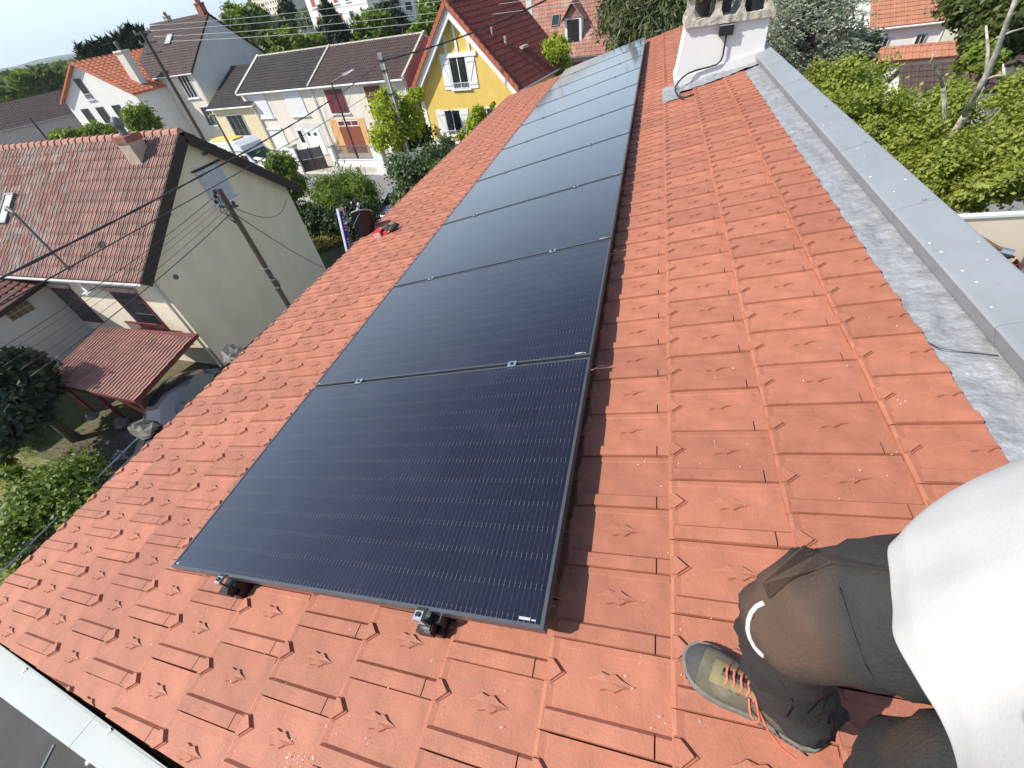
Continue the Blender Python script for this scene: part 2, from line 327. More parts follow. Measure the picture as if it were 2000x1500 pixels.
# lead flashing strip beside the tiles, with creases that are really there
def crease(x, y):
    from mathutils import noise as _n
    return 0.016 * (abs(_n.noise((x * 9, y * 5, 1.3))) - .15) + 0.010 * abs(_n.noise((x * 22 + y * 6, y * 17, 4.1))) + 0.005 * _n.noise((x * 50, y * 34, 8))
fl = MB(); P = []
ys = np.arange(-0.62, U_END, 0.022)
for i, t in enumerate(np.linspace(0, 1, 16)):
    row = []
    for y in ys:
        x = 1.12 + t * 0.215; z = TB - 0.012 + 0.016 * t + min(1, t * 3) * crease(x, y) * (0.35 + 0.65 * math.sin(math.pi * t))
        for jy in (5.30, 4.38, 3.05, 2.42, 0.93):                  # overlaps of the lead sheets
            if y > jy + 0.03 * math.sin(5 * t): z += 0.0018
        row.append((x, y, z))
    P.append(row)
fl.grid(P); fo = fl.build('lead_flashing', M['lead'], roof_obj, smooth=True)
# parapet with pressed zinc coping pieces
JO = [-0.62, 0.06, 1.06, 1.92, 2.74, 3.55, 4.44, 5.30, 6.2, 7.1, 8.0, 8.9, 9.8, 10.7, U_END + 0.05]
par = MB(); par.box(1.335, 1.425, -0.62, U_END + 0.03, TB - 0.4, TB + 0.085)
par.build('parapet', M['own_wall'], roof_obj)
for a, b_ in zip(JO[:-1], JO[1:]):
    c = MB(); a2 = a + 0.0015; b2 = b_ - 0.0015
    prof = [(1.306, TB + 0.012), (1.300, TB + 0.030), (1.288, TB + 0.088), (1.284, TB + 0.094), (1.290, TB + 0.1015), (1.300, TB + 0.1035), (1.434, TB + 0.116), (1.441, TB + 0.114), (1.443, TB + 0.04), (1.440, TB + 0.04), (1.437, TB + 0.108), (1.298, TB + 0.096), (1.304, TB + 0.03), (1.309, TB + 0.012)]
    sag = random.uniform(-.0012, .0012)
    c.prism([(x, a2, z + sag) for x, z in prof], (0, b2 - a2, 0))
    c.build('coping_piece', M['zinc'], roof_obj)
sp = MB()                                                          # droppings and screw heads on the coping
for i in range(46):
    y = random.uniform(0.3, 7.5) ** 1.0; x = random.uniform(1.30, 1.435); r = random.uniform(.0015, .005); z = TB + 0.1037 + (x - 1.30) * 0.1021
    sp.add([(x + r * math.cos(w) * random.uniform(.5, 1.3), y + 1.9 * r * math.sin(w) * random.uniform(.6, 1.2), z + 0.001) for w in np.linspace(0, 5.6, 7)], [tuple(range(7))])
sp.build('droppings', M['speck'], roof_obj, kind='stuff')
scr = MB()
for a in JO[1:-1]: scr.cyl((1.395, a + 0.02, TB + 0.112), .009, .004, 8)
scr.build('rivets', M['lead'], roof_obj)
# eave: fascia, gutter and walls
ev = MB(); ev.prism([(-3.26, -0.42, TB - 0.03), (-3.26, -0.42, TB - 0.16), (-3.22, -0.42, TB - 0.16), (-3.22, -0.42, TB - 0.03)], (0, U_END + 0.42, 0)); ev.build('fascia', M['zinc'], roof_obj)
w = MB(); xe = -3.14 * cs; zt_ = -3.14 * sn + TB * cs - 0.3
w.add([(xe, -0.36, G), (1.40, -0.36, G), (1.40, -0.36, 1.4 * sn - .15), (xe, -0.36, zt_), (xe, U_END - .1, G), (1.40, U_END - .1, G), (1.40, U_END - .1, 1.4 * sn - .15), (xe, U_END - .1, zt_)],
      [(0, 1, 2, 3), (5, 4, 7, 6), (4, 0, 3, 7), (1, 5, 6, 2)])
w.build('wall', M['own_wall'], house)
# white metal coping of the verge, a step lower and turned a little against the tiles
vg = MB()
A0 = onroof(-60, 1213, -.15); 
def vpt(v, du, h): return (-v, u_verge(v) + du, h)
zv = TB - 0.075
gp = lambda v: .020 + .010 * (3.3 - v)
vw = lambda v: -0.125 - 0.018 * (v - 1.5)
for (va, vb) in ((3.42, 1.83), (1.827, 0.30), (0.297, -1.3)):
    g = MB(); prof = lambda v: [(-v, u_verge(v) - gp(v), zv - 0.05), (-v, u_verge(v) - gp(v), zv + 0.001), (-v, u_verge(v) - .045, zv + 0.004), (-v, u_verge(v) + vw(v), zv + 0.014), (-v, u_verge(v) + vw(v) - 0.004, zv + 0.010), (-v, u_verge(v) + vw(v) - 0.004, zv - 0.07)]
    a = prof(va); b_ = prof(vb); n = len(a); g.add(a + b_, [(i, i + 1, n + i + 1, n + i) for i in range(n - 1)] + [tuple(range(n)), tuple(range(2 * n - 1, n - 1, -1))])
    g.build('verge_coping', M['whitecap'], roof_obj)
for (x, y) in ((46, 1308), (17, 1347), (210, 1427), (170, 1487)):
    P = onroof(x, y, zv + 0.012); q = RM.inverted() @ Vector(P); g = MB(); g.hexa([(q.x - .014, q.y - .006, q.z - .010), (q.x + .004, q.y - .012, q.z - .010), (q.x + .014, q.y + .004, q.z - .010), (q.x - .004, q.y + .010, q.z - .010)],
        [(q.x - .013, q.y - .005, q.z - .003), (q.x + .004, q.y - .011, q.z - .003), (q.x + .013, q.y + .004, q.z - .003), (q.x - .004, q.y + .009, q.z - .003)])
    g.build('coping_clip', M['render_white'], roof_obj)
bd = MB()                                                          # black faces painted as the shade in the gap beside the last tiles
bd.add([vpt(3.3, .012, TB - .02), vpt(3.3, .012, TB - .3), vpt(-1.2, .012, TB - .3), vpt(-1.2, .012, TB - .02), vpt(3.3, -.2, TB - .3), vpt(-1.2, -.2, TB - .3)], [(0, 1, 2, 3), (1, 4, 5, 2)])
bd.add([vpt(3.3, .004, TB - .085), vpt(-1.2, .004, TB - .085), vpt(-1.2, -gp(-1.2) - .004, TB - .085), vpt(3.3, -gp(3.3) - .004, TB - .085)], [(0, 1, 2, 3)]); bd.build('verge_gap_shade', M['gap_shade'], roof_obj)
# droppings and mortar crumbs on tiles
cr_ = MB()
for i in range(190):
    x, y = random.choice([(random.gauss(590, 30), random.gauss(1485, 10)), (random.uniform(380, 1000), random.uniform(1180, 1490)), (random.uniform(1180, 1500), random.uniform(640, 1480)), (random.uniform(100, 700), random.uniform(1150, 1490)), (random.uniform(1350, 1800), random.uniform(500, 1000))])
    P = Vector(onroof(x, y, TB + 0.016)); q = RM.inverted() @ P; r = random.uniform(.0006, .0022)
    cr_.add([(q.x + r * math.cos(w) * random.uniform(.5, 1.3), q.y + r * math.sin(w), q.z + random.uniform(0, .001)) for w in np.linspace(0, 5.2, 6)], [tuple(range(6))])
cr_.build('mortar_crumbs', M['speck'], roof_obj, kind='stuff')

# ================================================================ solar panels
PW, PD = 1.72, 1.098; M['label_grey'] = mat('label_grey', (.4, .4, .42), .6)
def make_panel():
    root = thing('solar_panel', '', 'solar panel', (0, 0, 0), rot=(0, -PHI, 0))
    m = MB(); t = 0.0105
    for (x0, x1, y0, y1) in ((-PW, 0, 0, t), (-PW, 0, PD - t, PD), (-PW, -PW + t, t, PD - t), (-t, 0, t, PD - t)): m.box(x0, x1, y0, y1, -0.035, 0)
    m.build('frame', M['frame'], root)
    g = MB(); g.box(-PW + t, -t, t, PD - t, -0.007, -0.002); g.build('glass', M['solar'], root)
    for q_ in ((-0.075, -0.042, 0.017, 0.024), (-0.038, -0.026, 0.017, 0.021), (-1.705, -1.688, 0.016, 0.021)): l = MB(); l.box(*q_, -0.002, -0.0012); l.build('serial_label', M['label_grey'], root)
    return root
labels = ['black solar panel lowest in the row, nearest the worker with two end clamps', 'black solar panel second up from the near end of the row', 'black solar panel third up from the near end, level with the red tool bag',
          'black solar panel fourth up from the near end of the row', 'black solar panel fifth from the near end of the row', 'black solar panel sixth from the near end, beside the chimney flashing', 'black solar panel seventh from the near end of the row',
          'black solar panel third from the far end of the row', 'black solar panel last but one at the far end of the row', 'black solar panel at the far end of the row, against the verge']
PP = 1.11549
p0 = make_panel()
for i in range(10):
    o = p0 if i == 0 else copy_tree(p0)
    o.location = (0, i * PP, 0); tag(o, labels[i], group='row of black solar panels')
# clamps: a mid clamp is a small channel with a hex bolt, the end clamps stand on a bracket
def clamp(v, u, end, label):
    root = thing('panel_clamp', label, 'clamp', rf(v, u, 0), rot=(0, -PHI, 0), group='clamps holding the solar panels')
    m = MB()
    if end:
        m.box(-.018, .018, -.024, .006, .0015, .0045); m.box(-.018, .018, -.028, -.024, -.036, .0045); m.box(-.022, .022, -.042, -.006, -.042, -.036)
        m.build('clamp_body', M['black'], root)
        n = MB(); n.prism([(-.019, -.0285, -.028), (.011, -.0285, -.028), (.011, -.0285, .008), (-.019, -.0285, .008)], (0, -.003, 0)); n.box(-.019, .011, -.0285, -.004, .0047, .0077); n.build('clamp_plate', M['alu'], root)
        n = MB(); n.cyl((-.004, -.016, .008), .008, .005, 12); n.build('bolt', M['black'], root)
        r = MB(); r.box(-.026, .026, -.050, .30, -.075, -.040); r.box(-.040, .040, -.040, .22, -.110, -.0755); r.build('bracket', M['black'], root)
    else:
        m.box(-.022, .022, -.019, .019, .0015, .0050); m.box(-.022, .022, -.008, .008, -.03, .0015); m.build('clamp_body', M['alu'], root)
        n = MB(); n.cyl((0, 0, .005), .008, .006, 6); n.build('bolt', M['black'], root)
    return root
clamp(1.352, -.002, True, 'end clamp with black bracket at the left of the lowest panel\'s near edge')
clamp(0.388, -.002, True, 'end clamp with black bracket at the right of the lowest panel\'s near edge')
ordn = ['first', 'second', 'third', 'fourth', 'fifth', 'sixth', 'seventh', 'eighth', 'ninth']
c0 = None
for i in range(1, 10):
    for v, sd in ((1.352, 'left'), (0.382, 'right')):
        lb = 'small metal clamp on the %s joint between panels from the near end, %s one' % (ordn[i - 1], sd)
        if c0 is None: c0 = clamp(v, i * PP - 0.009, False, lb); continue
        c = copy_tree(c0); c.location = Vector(rf(v, i * PP - 0.009, 0)); tag(c, lb)
# mounting rails under the panels
for v, lb in ((0.36, 'upper mounting rail hidden under the row of panels'), (1.33, 'lower mounting rail hidden under the row of panels')):
    root = MB(RM); root.box(-v - .02, -v + .02, -.02, 11.13, -.078, -.0375); o = root.build('mounting_rail', M['black']); tag(o, lb, 'rail')
# stray bare wire hanging out beside the second joint
wv = MB(); pts = [onroof(1152, 722, -.05), onroof(1163, 720, -.06), onroof(1168, 714, -.075), onroof(1180, 715, -.09), onroof(1192, 716, -.1), onroof(1202, 715, -.108)]
wv.tube(pts, .0011, 5); tag(wv.build('loose_wire', M['alu']), 'thin bare wire poking out from under the panels near the first joint', 'wire')

# ================================================================ chimney
CY = 6.05
ch = thing('chimney', 'white rendered chimney with mossy concrete cap rising through the tiled roof', 'chimney', (0.9, CY, 0))
m = MB()
Lx0, Lx1, Rx = 0.497, 0.452, 1.325
DY = 0.55
# shaft, left side leaning face, flared skirt at the foot
front = [(0.452, CY, 0.175), (0.430, CY, 0.085), (0.472, CY, -0.012), (1.343, CY, 0.205), (1.325, CY, 0.60), (0.497, CY, 0.60)]
m.prism([(x, y, z) for x, y, z in reversed(front)], (0, DY, 0))
m.build('shaft', M['render_white'], ch, world=True)
sk = MB(); sk.prism([(0.436, CY - .014, 0.100), (0.474, CY - .014, -0.004), (1.345, CY - .014, 0.212), (1.343, CY - .014, 0.305)], (0, .0138, 0)); sk.build('skirt_band', M['render_white'], ch, world=True)
dk = MB(); dk.prism([(0.478, CY - .010, -0.030), (1.346, CY - .010, 0.190), (1.345, CY - .010, 0.209), (0.474, CY - .010, -0.007)], (0, .0098, 0)); dk.build('drip_gap', M['black'], ch, world=True)
c = MB(); n = 26
def slab(x0, x1, y0, y1, z0, z1, amp):
    P = []
    for j in range(2):
        for i in range(n + 1):
            x = x0 + (x1 - x0) * i / n; P.append((x, (y0 if j == 0 else y1) + random.uniform(-amp, amp), 0))
    V = [(p[0], p[1], z0 + random.uniform(-amp, amp) * .5) for p in P] + [(p[0], p[1] * 1.0, z1 + random.uniform(-amp, amp)) for p in P]
    a = n + 1; F = []
    for i in range(n):
        F += [(i, i + 1, 2 * a + i + 1, 2 * a + i), (2 * a + i, 2 * a + i + 1, 3 * a + i + 1, 3 * a + i), (a + i + 1, a + i, 3 * a + i, 3 * a + i + 1), (i + 1, i, a + i, a + i + 1)]
    F += [(0, 2 * a, 3 * a, a), (n, a + n, 3 * a + n, 2 * a + n)]; c.add(V, F)
slab(0.475, 1.365, CY - .045, CY + DY + .05, 0.575, 0.635, .005)
c.build('concrete_cap', M['concrete'], ch, world=True)
for x0, x1 in ((0.50, 0.56), (0.765, 0.83), (1.015, 1.055), (1.275, 1.32)):
    for y0 in (CY - .03, CY + .45):
        p = MB(); w_ = x1 - x0
        p.hexa([(x0 - .03, y0, .634), (x1 + .03, y0, .634), (x1 + .03, y0 + .07, .634), (x0 - .03, y0 + .07, .634)], [(x0, y0 + .01, .69), (x1, y0 + .01, .69), (x1, y0 + .06, .69), (x0, y0 + .06, .69)])
        hh = .82 if x0 < .9 else .745
        p.hexa([(x0, y0 + .01, .69), (x1, y0 + .01, .69), (x1, y0 + .06, .69), (x0, y0 + .06, .69)], [(x0 + .003, y0 + .012, hh), (x1 - .003, y0 + .012, hh), (x1 - .003, y0 + .058, hh), (x0 + .003, y0 + .058, hh)])
        p.build('cap_post', M['concrete'], ch, world=True)
t = MB(); t.box(0.46, 0.98, CY - .05, CY + DY + .05, .82, .865); t.build('cap_roof', M['concrete'], ch, world=True)
t = MB(); t.cyl((1.165, CY + .12, .63), .095, .34, 28); t.build('flue_pipe', M['black'], ch, world=True, smooth=False)
M['clay_pot'] = mat('sooty_pot', (.09, .075, .07), .85, var=.3)
for q_ in ((.66, CY + .25, .075, .12), (.90, CY + .3, .06, .14)): t = MB(); t.cyl((q_[0], q_[1], .63), q_[2], q_[3], 20); t.build('flue_pot', M['clay_pot'], ch, world=True)
b = MB(); b.box(0.842, 0.985, CY - .055, CY - .001, .468, .552); o = b.build('junction_box', M['black'], ch, world=True)
b = MB(); b.add([(0.835, CY - .062, .556), (0.99, CY - .062, .556), (0.99, CY - .002, .572), (0.835, CY - .002, .572)], [(0, 1, 2, 3)]); b.build('box_lid', M['zinc'], ch, world=True)
# conduit running down the face and under the tiles
cpts = [ony(x, y, CY - d) for x, y, d in ((1419, 66, .03), (1417, 78, .03), (1414, 95, .03), (1412, 108, .03), (1408, 118, .03), (1400, 126, .03), (1385, 131, .03), (1360, 137, .035), (1345, 143, .05), (1332, 152, .07), (1323, 163, .09), (1319, 170, .12))] + [onroof(x, y, TB + .045) for x, y in ((1319, 178), (1323, 186), (1330, 190), (1341, 189), (1356, 184))]
t = MB(); t.tube(cpts, .0095, 8); t.build('conduit', M['cable'], ch, world=True, smooth=True)
# lead apron around the chimney foot
la = MB(); NA, NB_ = 60, 16
def on_r(x, y, h=TB + .02): return Vector(onroof(x, y, h))
ap = [(1297, 203), (1291, 196), (1288, 187), (1293, 176), (1312, 168), (1318, 176), (1330, 181), (1340, 184), (1340, 190), (1352, 184), (1322, 195), (1316, 198)]
P = []
for i in range(NA):
    a = i / (NA - 1); row = []
    for j in range(NB_):
        b_ = j / (NB_ - 1); xx = -0.30 + 0 * a
        v = -0.30 - a * 1.02; du = 5.62 + 0.42 * b_ if a < .17 else (5.84 + .02 * math.sin(9 * a)) + (0.22 + .1 * (a < .2)) * b_
        q = rf(v, du + .10 * max(0, a - .17), TB + .022 + crease(v, du * 1.5) + (.06 * b_ ** 3))
        row.append(tuple(q))
    P.append(row)
la.grid(P); la.build('lead_apron', M['lead'], ch, world=True, smooth=True)
# ================================================================ ground, road, hills
M['soil'] = mat('garden_soil', (0.095, 0.075, 0.045), 0.95, var=0.35, scale=0.9, col2=(0.075, 0.095, 0.03), thr=0.5, bump=0.4, bscale=12)
M['asphalt'] = mat('road_asphalt', (0.20, 0.195, 0.185), 0.9, var=0.12, scale=0.8, bump=0.1)
M['paving'] = mat('pale_paving', (0.42, 0.39, 0.33), 0.9, var=0.12, scale=1.5)
M['field'] = mat('meadow', (0.20, 0.22, 0.07), 0.95, var=0.3, scale=0.05, col2=(0.30, 0.27, 0.11), thr=0.5)
M['hill'] = mat('wooded_hill', (0.05, 0.075, 0.035), 0.95, var=0.35, scale=0.01, col2=(0.13, 0.14, 0.08), thr=0.55)
gm = MB(); gm.add([(-6000, -900, G), (3000, -900, G), (3000, 7000, G), (-6000, 7000, G)], [(0, 1, 2, 3)]); tag(gm.build('ground', M['soil']), kind='structure')
RD = math.radians(-10.0); rX = Vector((math.cos(RD), math.sin(RD), 0)); rY = Vector((-math.sin(RD), math.cos(RD), 0)); R0 = Vector((-22.0, 29.2, G))
def rp(a, b, z=0): return R0 + rX * a + rY * b + Vector((0, 0, z))
def sheet(name, pts, z, m): s = MB(); s.add([(p[0], p[1], G + z) for p in pts], [tuple(range(len(pts)))]); return tag(s.build(name, m), kind='structure')
sheet('road', [rp(-160, -2.6), rp(60, -2.6), rp(60, 2.1), rp(-160, 2.1)], .008, M['asphalt'])
for nm, a, b_ in (('pavement', 2.1, 3.6), ('pavement', -4.1, -2.6)):
    s = MB(); q = [rp(-160, a), rp(60, a), rp(60, b_), rp(-160, b_)]; s.prism([(p.x, p.y, G - .05) for p in q], (0, 0, .17)); tag(s.build(nm, M['paving']), kind='structure')
for da in (-2.55, 2.05):
    s = MB(); s.prism([tuple(rp(-160, da, .0)), tuple(rp(60, da, .0)), tuple(rp(60, da + .06, .0)), tuple(rp(-160, da + .06, .0))], (0, 0, .11)); tag(s.build('kerb', M['render_white']), kind='structure')
sheet('front_yards', [rp(-40, 3.62), rp(9, 3.62), rp(9, 16), rp(-40, 16)], .02, M['paving'])
sheet('far_field', [(-400, 60), (-96, 54), (-78, 74), (-300, 260)], .03, M['field'])
sheet('drive', [(-17.5, 4.0), (-10.5, 3.2), (-9.5, 9), (-15.5, 9)], .012, mat('drive_concrete', (0.12, 0.10, 0.085), .9, var=.2, scale=2))
sheet('lawn', [(-30, -6), (-9, -6), (-10.5, 3.1), (-30, 4.5)], .010, mat('dry_lawn', (0.16, 0.17, 0.045), .95, var=.35, scale=0.8, col2=(0.22, 0.17, 0.07), thr=.52, bump=.5, bscale=30))
hb = MB(); P = []
for i in range(60):
    a = math.radians(95 + i * 1.5); D = 2600; bx = math.cos(a) * D * 1.2; by = math.sin(a) * D
    hgt = 9.7 + max(3, float(np.interp(math.degrees(a), [95, 108, 115, 122, 130, 180], [135, 105, 62, 34, 12, 4]))) + 4 * math.sin(i * .9) + 2 * math.sin(i * 2.3)
    P.append([(bx * .72, by * .72, G - 3), (bx * .88, by * .88, G + hgt * .55), (bx, by, G + max(8, hgt)), (bx * 1.2, by * 1.2, G + hgt * .4)])
hb.grid(P); tag(hb.build('hills', M['hill'], smooth=True), kind='structure')

# ================================================================ houses
def rmat(name, col, **k): return mat(name, col, k.pop('rough', .88), **k)
M['cream'] = rmat('cream_render', (0.80, 0.705, 0.54), var=.05, scale=1.2, bump=.05, bscale=60, detail=8, big=.10, stretch=(1, 1, .45))
M['cream2'] = rmat('cream_render_pale', (0.68, 0.63, 0.55), var=.05, scale=.8, big=.12, stretch=(1, 1, .4))
M['white'] = rmat('white_render_far', (0.74, 0.73, 0.70), var=.04, scale=.7, big=.12, stretch=(1, 1, .4))
M['greywhite'] = rmat('greyish_render', (0.60, 0.585, 0.56), var=.04, scale=.8, big=.12, stretch=(1, 1, .4))
M['beige'] = rmat('beige_render', (0.80, 0.68, 0.53), var=.04, scale=1.0)
M['yellow'] = rmat('yellow_render', (0.68, 0.48, 0.12), var=.06, scale=1.3, big=.12, stretch=(1, 1, .4))
M['pink'] = rmat('pink_render', (0.55, 0.27, 0.24), var=.08, scale=1.5)
M['trim'] = rmat('white_trim', (0.76, 0.76, 0.75), var=.03, rough=.6)
M['pvc'] = rmat('white_pvc', (0.72, 0.73, 0.74), var=.03, rough=.4)
M['wred'] = rmat('wine_red_paint', (0.14, 0.024, 0.03), var=.1, rough=.5)
M['wood_dark'] = rmat('dark_bargeboard', (0.035, 0.022, 0.018), var=.15, rough=.7)
M['pane'] = glass_mat('window_glass')
M['r_cream'] = rmat('weathered_clay_tile', (0.25, 0.12, 0.095), var=.32, scale=5, rand=.28, col2=(0.27, 0.21, 0.18), thr=.5)
M['r_cream_s'] = rmat('weathered_clay_tiles', (0.25, 0.12, 0.095), var=.32, scale=5, island=.28, col2=(0.27, 0.21, 0.18), thr=.5)
M['r_dark'] = rmat('dark_roof_tiles', (0.038, 0.033, 0.031), var=.25, scale=1.2, island=.18)
M['r_brown'] = rmat('brown_roof_tiles', (0.078, 0.050, 0.044), var=.15, scale=2, island=.12)
M['r_brown2'] = rmat('dark_brown_roof_tiles', (0.080, 0.055, 0.048), var=.15, scale=2, island=.12)
M['r_wine'] = rmat('wine_red_roof_tiles', (0.19, 0.042, 0.034), var=.15, scale=2, island=.12)
M['r_orange'] = rmat('orange_roof_tiles', (0.46, 0.15, 0.075), var=.15, scale=2, island=.12)
M['r_brick'] = rmat('brick_red_roof_tiles', (0.33, 0.15, 0.11), var=.22, scale=1.5, island=.12, col2=(0.36, 0.24, 0.18), thr=.56)
M['r_port'] = rmat('carport_tiles', (0.34, 0.17, 0.135), var=.2, scale=2.5, island=.10, col2=(.2, .11, .085), thr=.6)
M['metalgrey'] = rmat('grey_metal', (0.12, 0.125, 0.13), var=.1, rough=.45)
M['darkmetal'] = rmat('dark_metal', (0.025, 0.025, 0.027), var=.1, rough=.5)
M['brick'] = rmat('chimney_brick', (0.25, 0.10, 0.07), var=.25, scale=6)

def tilefield(mb, O, ex, ey, L_, S_, tw, ch_, amp, th=0.03):
    """courses of tiles as relief: O corner at the eave, ex along the eave, ey up the slope; every tile is an island of its own"""
    O = Vector(O); ex = Vector(ex).normalized(); ey = Vector(ey).normalized(); n = ex.cross(ey).normalized()
    nx = max(1, round(L_ / tw)); ny = max(1, round(S_ / ch_)); tw = L_ / nx; ch_ = S_ / ny; prof = [(0.0, 0.0), (0.16, 1.0), (0.34, 1.0), (0.5, 0.0), (0.97, 0.0)]
    for j in range(ny):
        for i in range(nx):
            V = []
            for y, z0 in ((0.0, th), (ch_ * 1.02, 0.0)):
                for a, h in prof: V.append(O + ex * (i + a) * tw + ey * (j * ch_ + y) + n * (z0 + h * amp))
            V += [O + ex * (i + a) * tw + ey * (j * ch_) + n * (-0.02) for a in (0, .97)]
            mb.add(V, [(0, 1, 6, 5), (1, 2, 7, 6), (2, 3, 8, 7), (3, 4, 9, 8), (10, 11, 4, 3, 2, 1, 0)])
def frame_on(root, face, W, D):
    """matrix taking (along, up, out) on a facade to the house's frame"""
    if face == 'front': return Matrix(((1, 0, 0, 0), (0, 0, -1, 0), (0, 1, 0, 0), (0, 0, 0, 1)))
    if face == 'right': return Matrix(((0, 0, 1, W), (1, 0, 0, 0), (0, 1, 0, 0), (0, 0, 0, 1)))
    if face == 'left': return Matrix(((0, 0, -1, 0), (-1, 0, 0, D), (0, 1, 0, 0), (0, 0, 0, 1)))
def window(root, F, a, b, w, h, style='plain', fm=None, sm=None, nm=2, bars=False, label=None, kind='window'):
    """frame, panes, sill, and shutters or roller blind as the photograph shows; a,b = lower left corner on the facade"""
    fm = fm or M['pvc']; t = .06
    m = MB(F)
    for x0, x1, y0, y1 in ((a, a + w, b, b + t), (a, a + w, b + h - t, b + h), (a, a + t, b + t, b + h - t), (a + w - t, a + w, b + t, b + h - t)): m.box(x0, x1, y0, y1, .003, .045)
    for k in range(1, nm): m.box(a + w * k / nm - t / 2, a + w * k / nm + t / 2, b + t, b + h - t, .004, .042)
    o = m.build(kind, fm, root, label=label)
    for k in range(nm):
        p = MB(F); p.box(a + w * k / nm + t / 2, a + w * (k + 1) / nm - t / 2, b + t, b + h - t, .0035, .012); p.build('pane', M['pane'], o)
    s = MB(F); s.box(a - .12, a + w + .12, b - .09, b - .005, .003, .14); s.build('sill', M['trim'], o)
    if style == 'roller':
        r = MB(F)
        nn = int(h / .09)
        for k in range(nn): r.box(a + .02, a + w - .02, b + k * h / nn + .004, b + (k + 1) * h / nn - .004, .046, .062)
        r.box(a - .02, a + w + .02, b + h - .02, b + h + .14, .046, .14); r.build('roller_shutter', M['pvc'], o, kind='stuff')
    if style == 'louvre':
        r = MB(F); nn = 14
        for k in range(nn): r.hexa([F @ Vector(q) for q in ()] or [(a + k * w / nn, b, .05), (a + (k + 1) * w / nn - .015, b, .05), (a + (k + 1) * w / nn - .015, b, .07), (a + k * w / nn, b, .07)], [(a + k * w / nn, b + h, .05), (a + (k + 1) * w / nn - .015, b + h, .05), (a + (k + 1) * w / nn - .015, b + h, .07), (a + k * w / nn, b + h, .07)])
        r.build('slatted_shutter', sm or M['wred'], o, kind='stuff')
    if style == 'shutters':
        for sd in (-1, 1):
            x0 = a - w / nm * 1.0 - .02 if sd < 0 else a + w + .02; ww = w / nm
            r = MB(F); r.box(x0, x0 + ww, b - .02, b + h + .02, .01, .05)
            r.box(x0 + .03, x0 + ww - .03, b + h * .80, b + h * .80 + .11, .0505, .085); r.box(x0 + .03, x0 + ww - .03, b + h * .12, b + h * .12 + .11, .0505, .085)
            q = [(x0 + .06, b + h * .24), (x0 + .17, b + h * .24), (x0 + ww - .06, b + h * .78), (x0 + ww - .17, b + h * .78)] if sd > 0 else [(x0 + ww - .17, b + h * .24), (x0 + ww - .06, b + h * .24), (x0 + .17, b + h * .78), (x0 + .06, b + h * .78)]
            r.prism([(x, y, .0505) for x, y in q], (0, 0, .03)); r.build('shutter', sm or M['pvc'], o)
    if bars:
        r = MB(F); nb = int(w / .13)
        for k in range(nb + 1): r.box(a + .03 + k * (w - .06) / nb - .008, a + .03 + k * (w - .06) / nb + .008, b + .03, b + (h if bars is True else h * bars) - .03, .07, .086)
        r.box(a, a + w, b + .04, b + .07, .068, .09); r.box(a, a + w, b + (h if bars is True else h * bars) - .07, b + (h if bars is True else h * bars) - .04, .068, .09); r.build('bars', M['metalgrey'] if bars is True else M['pvc'], o, kind='stuff')
    return o
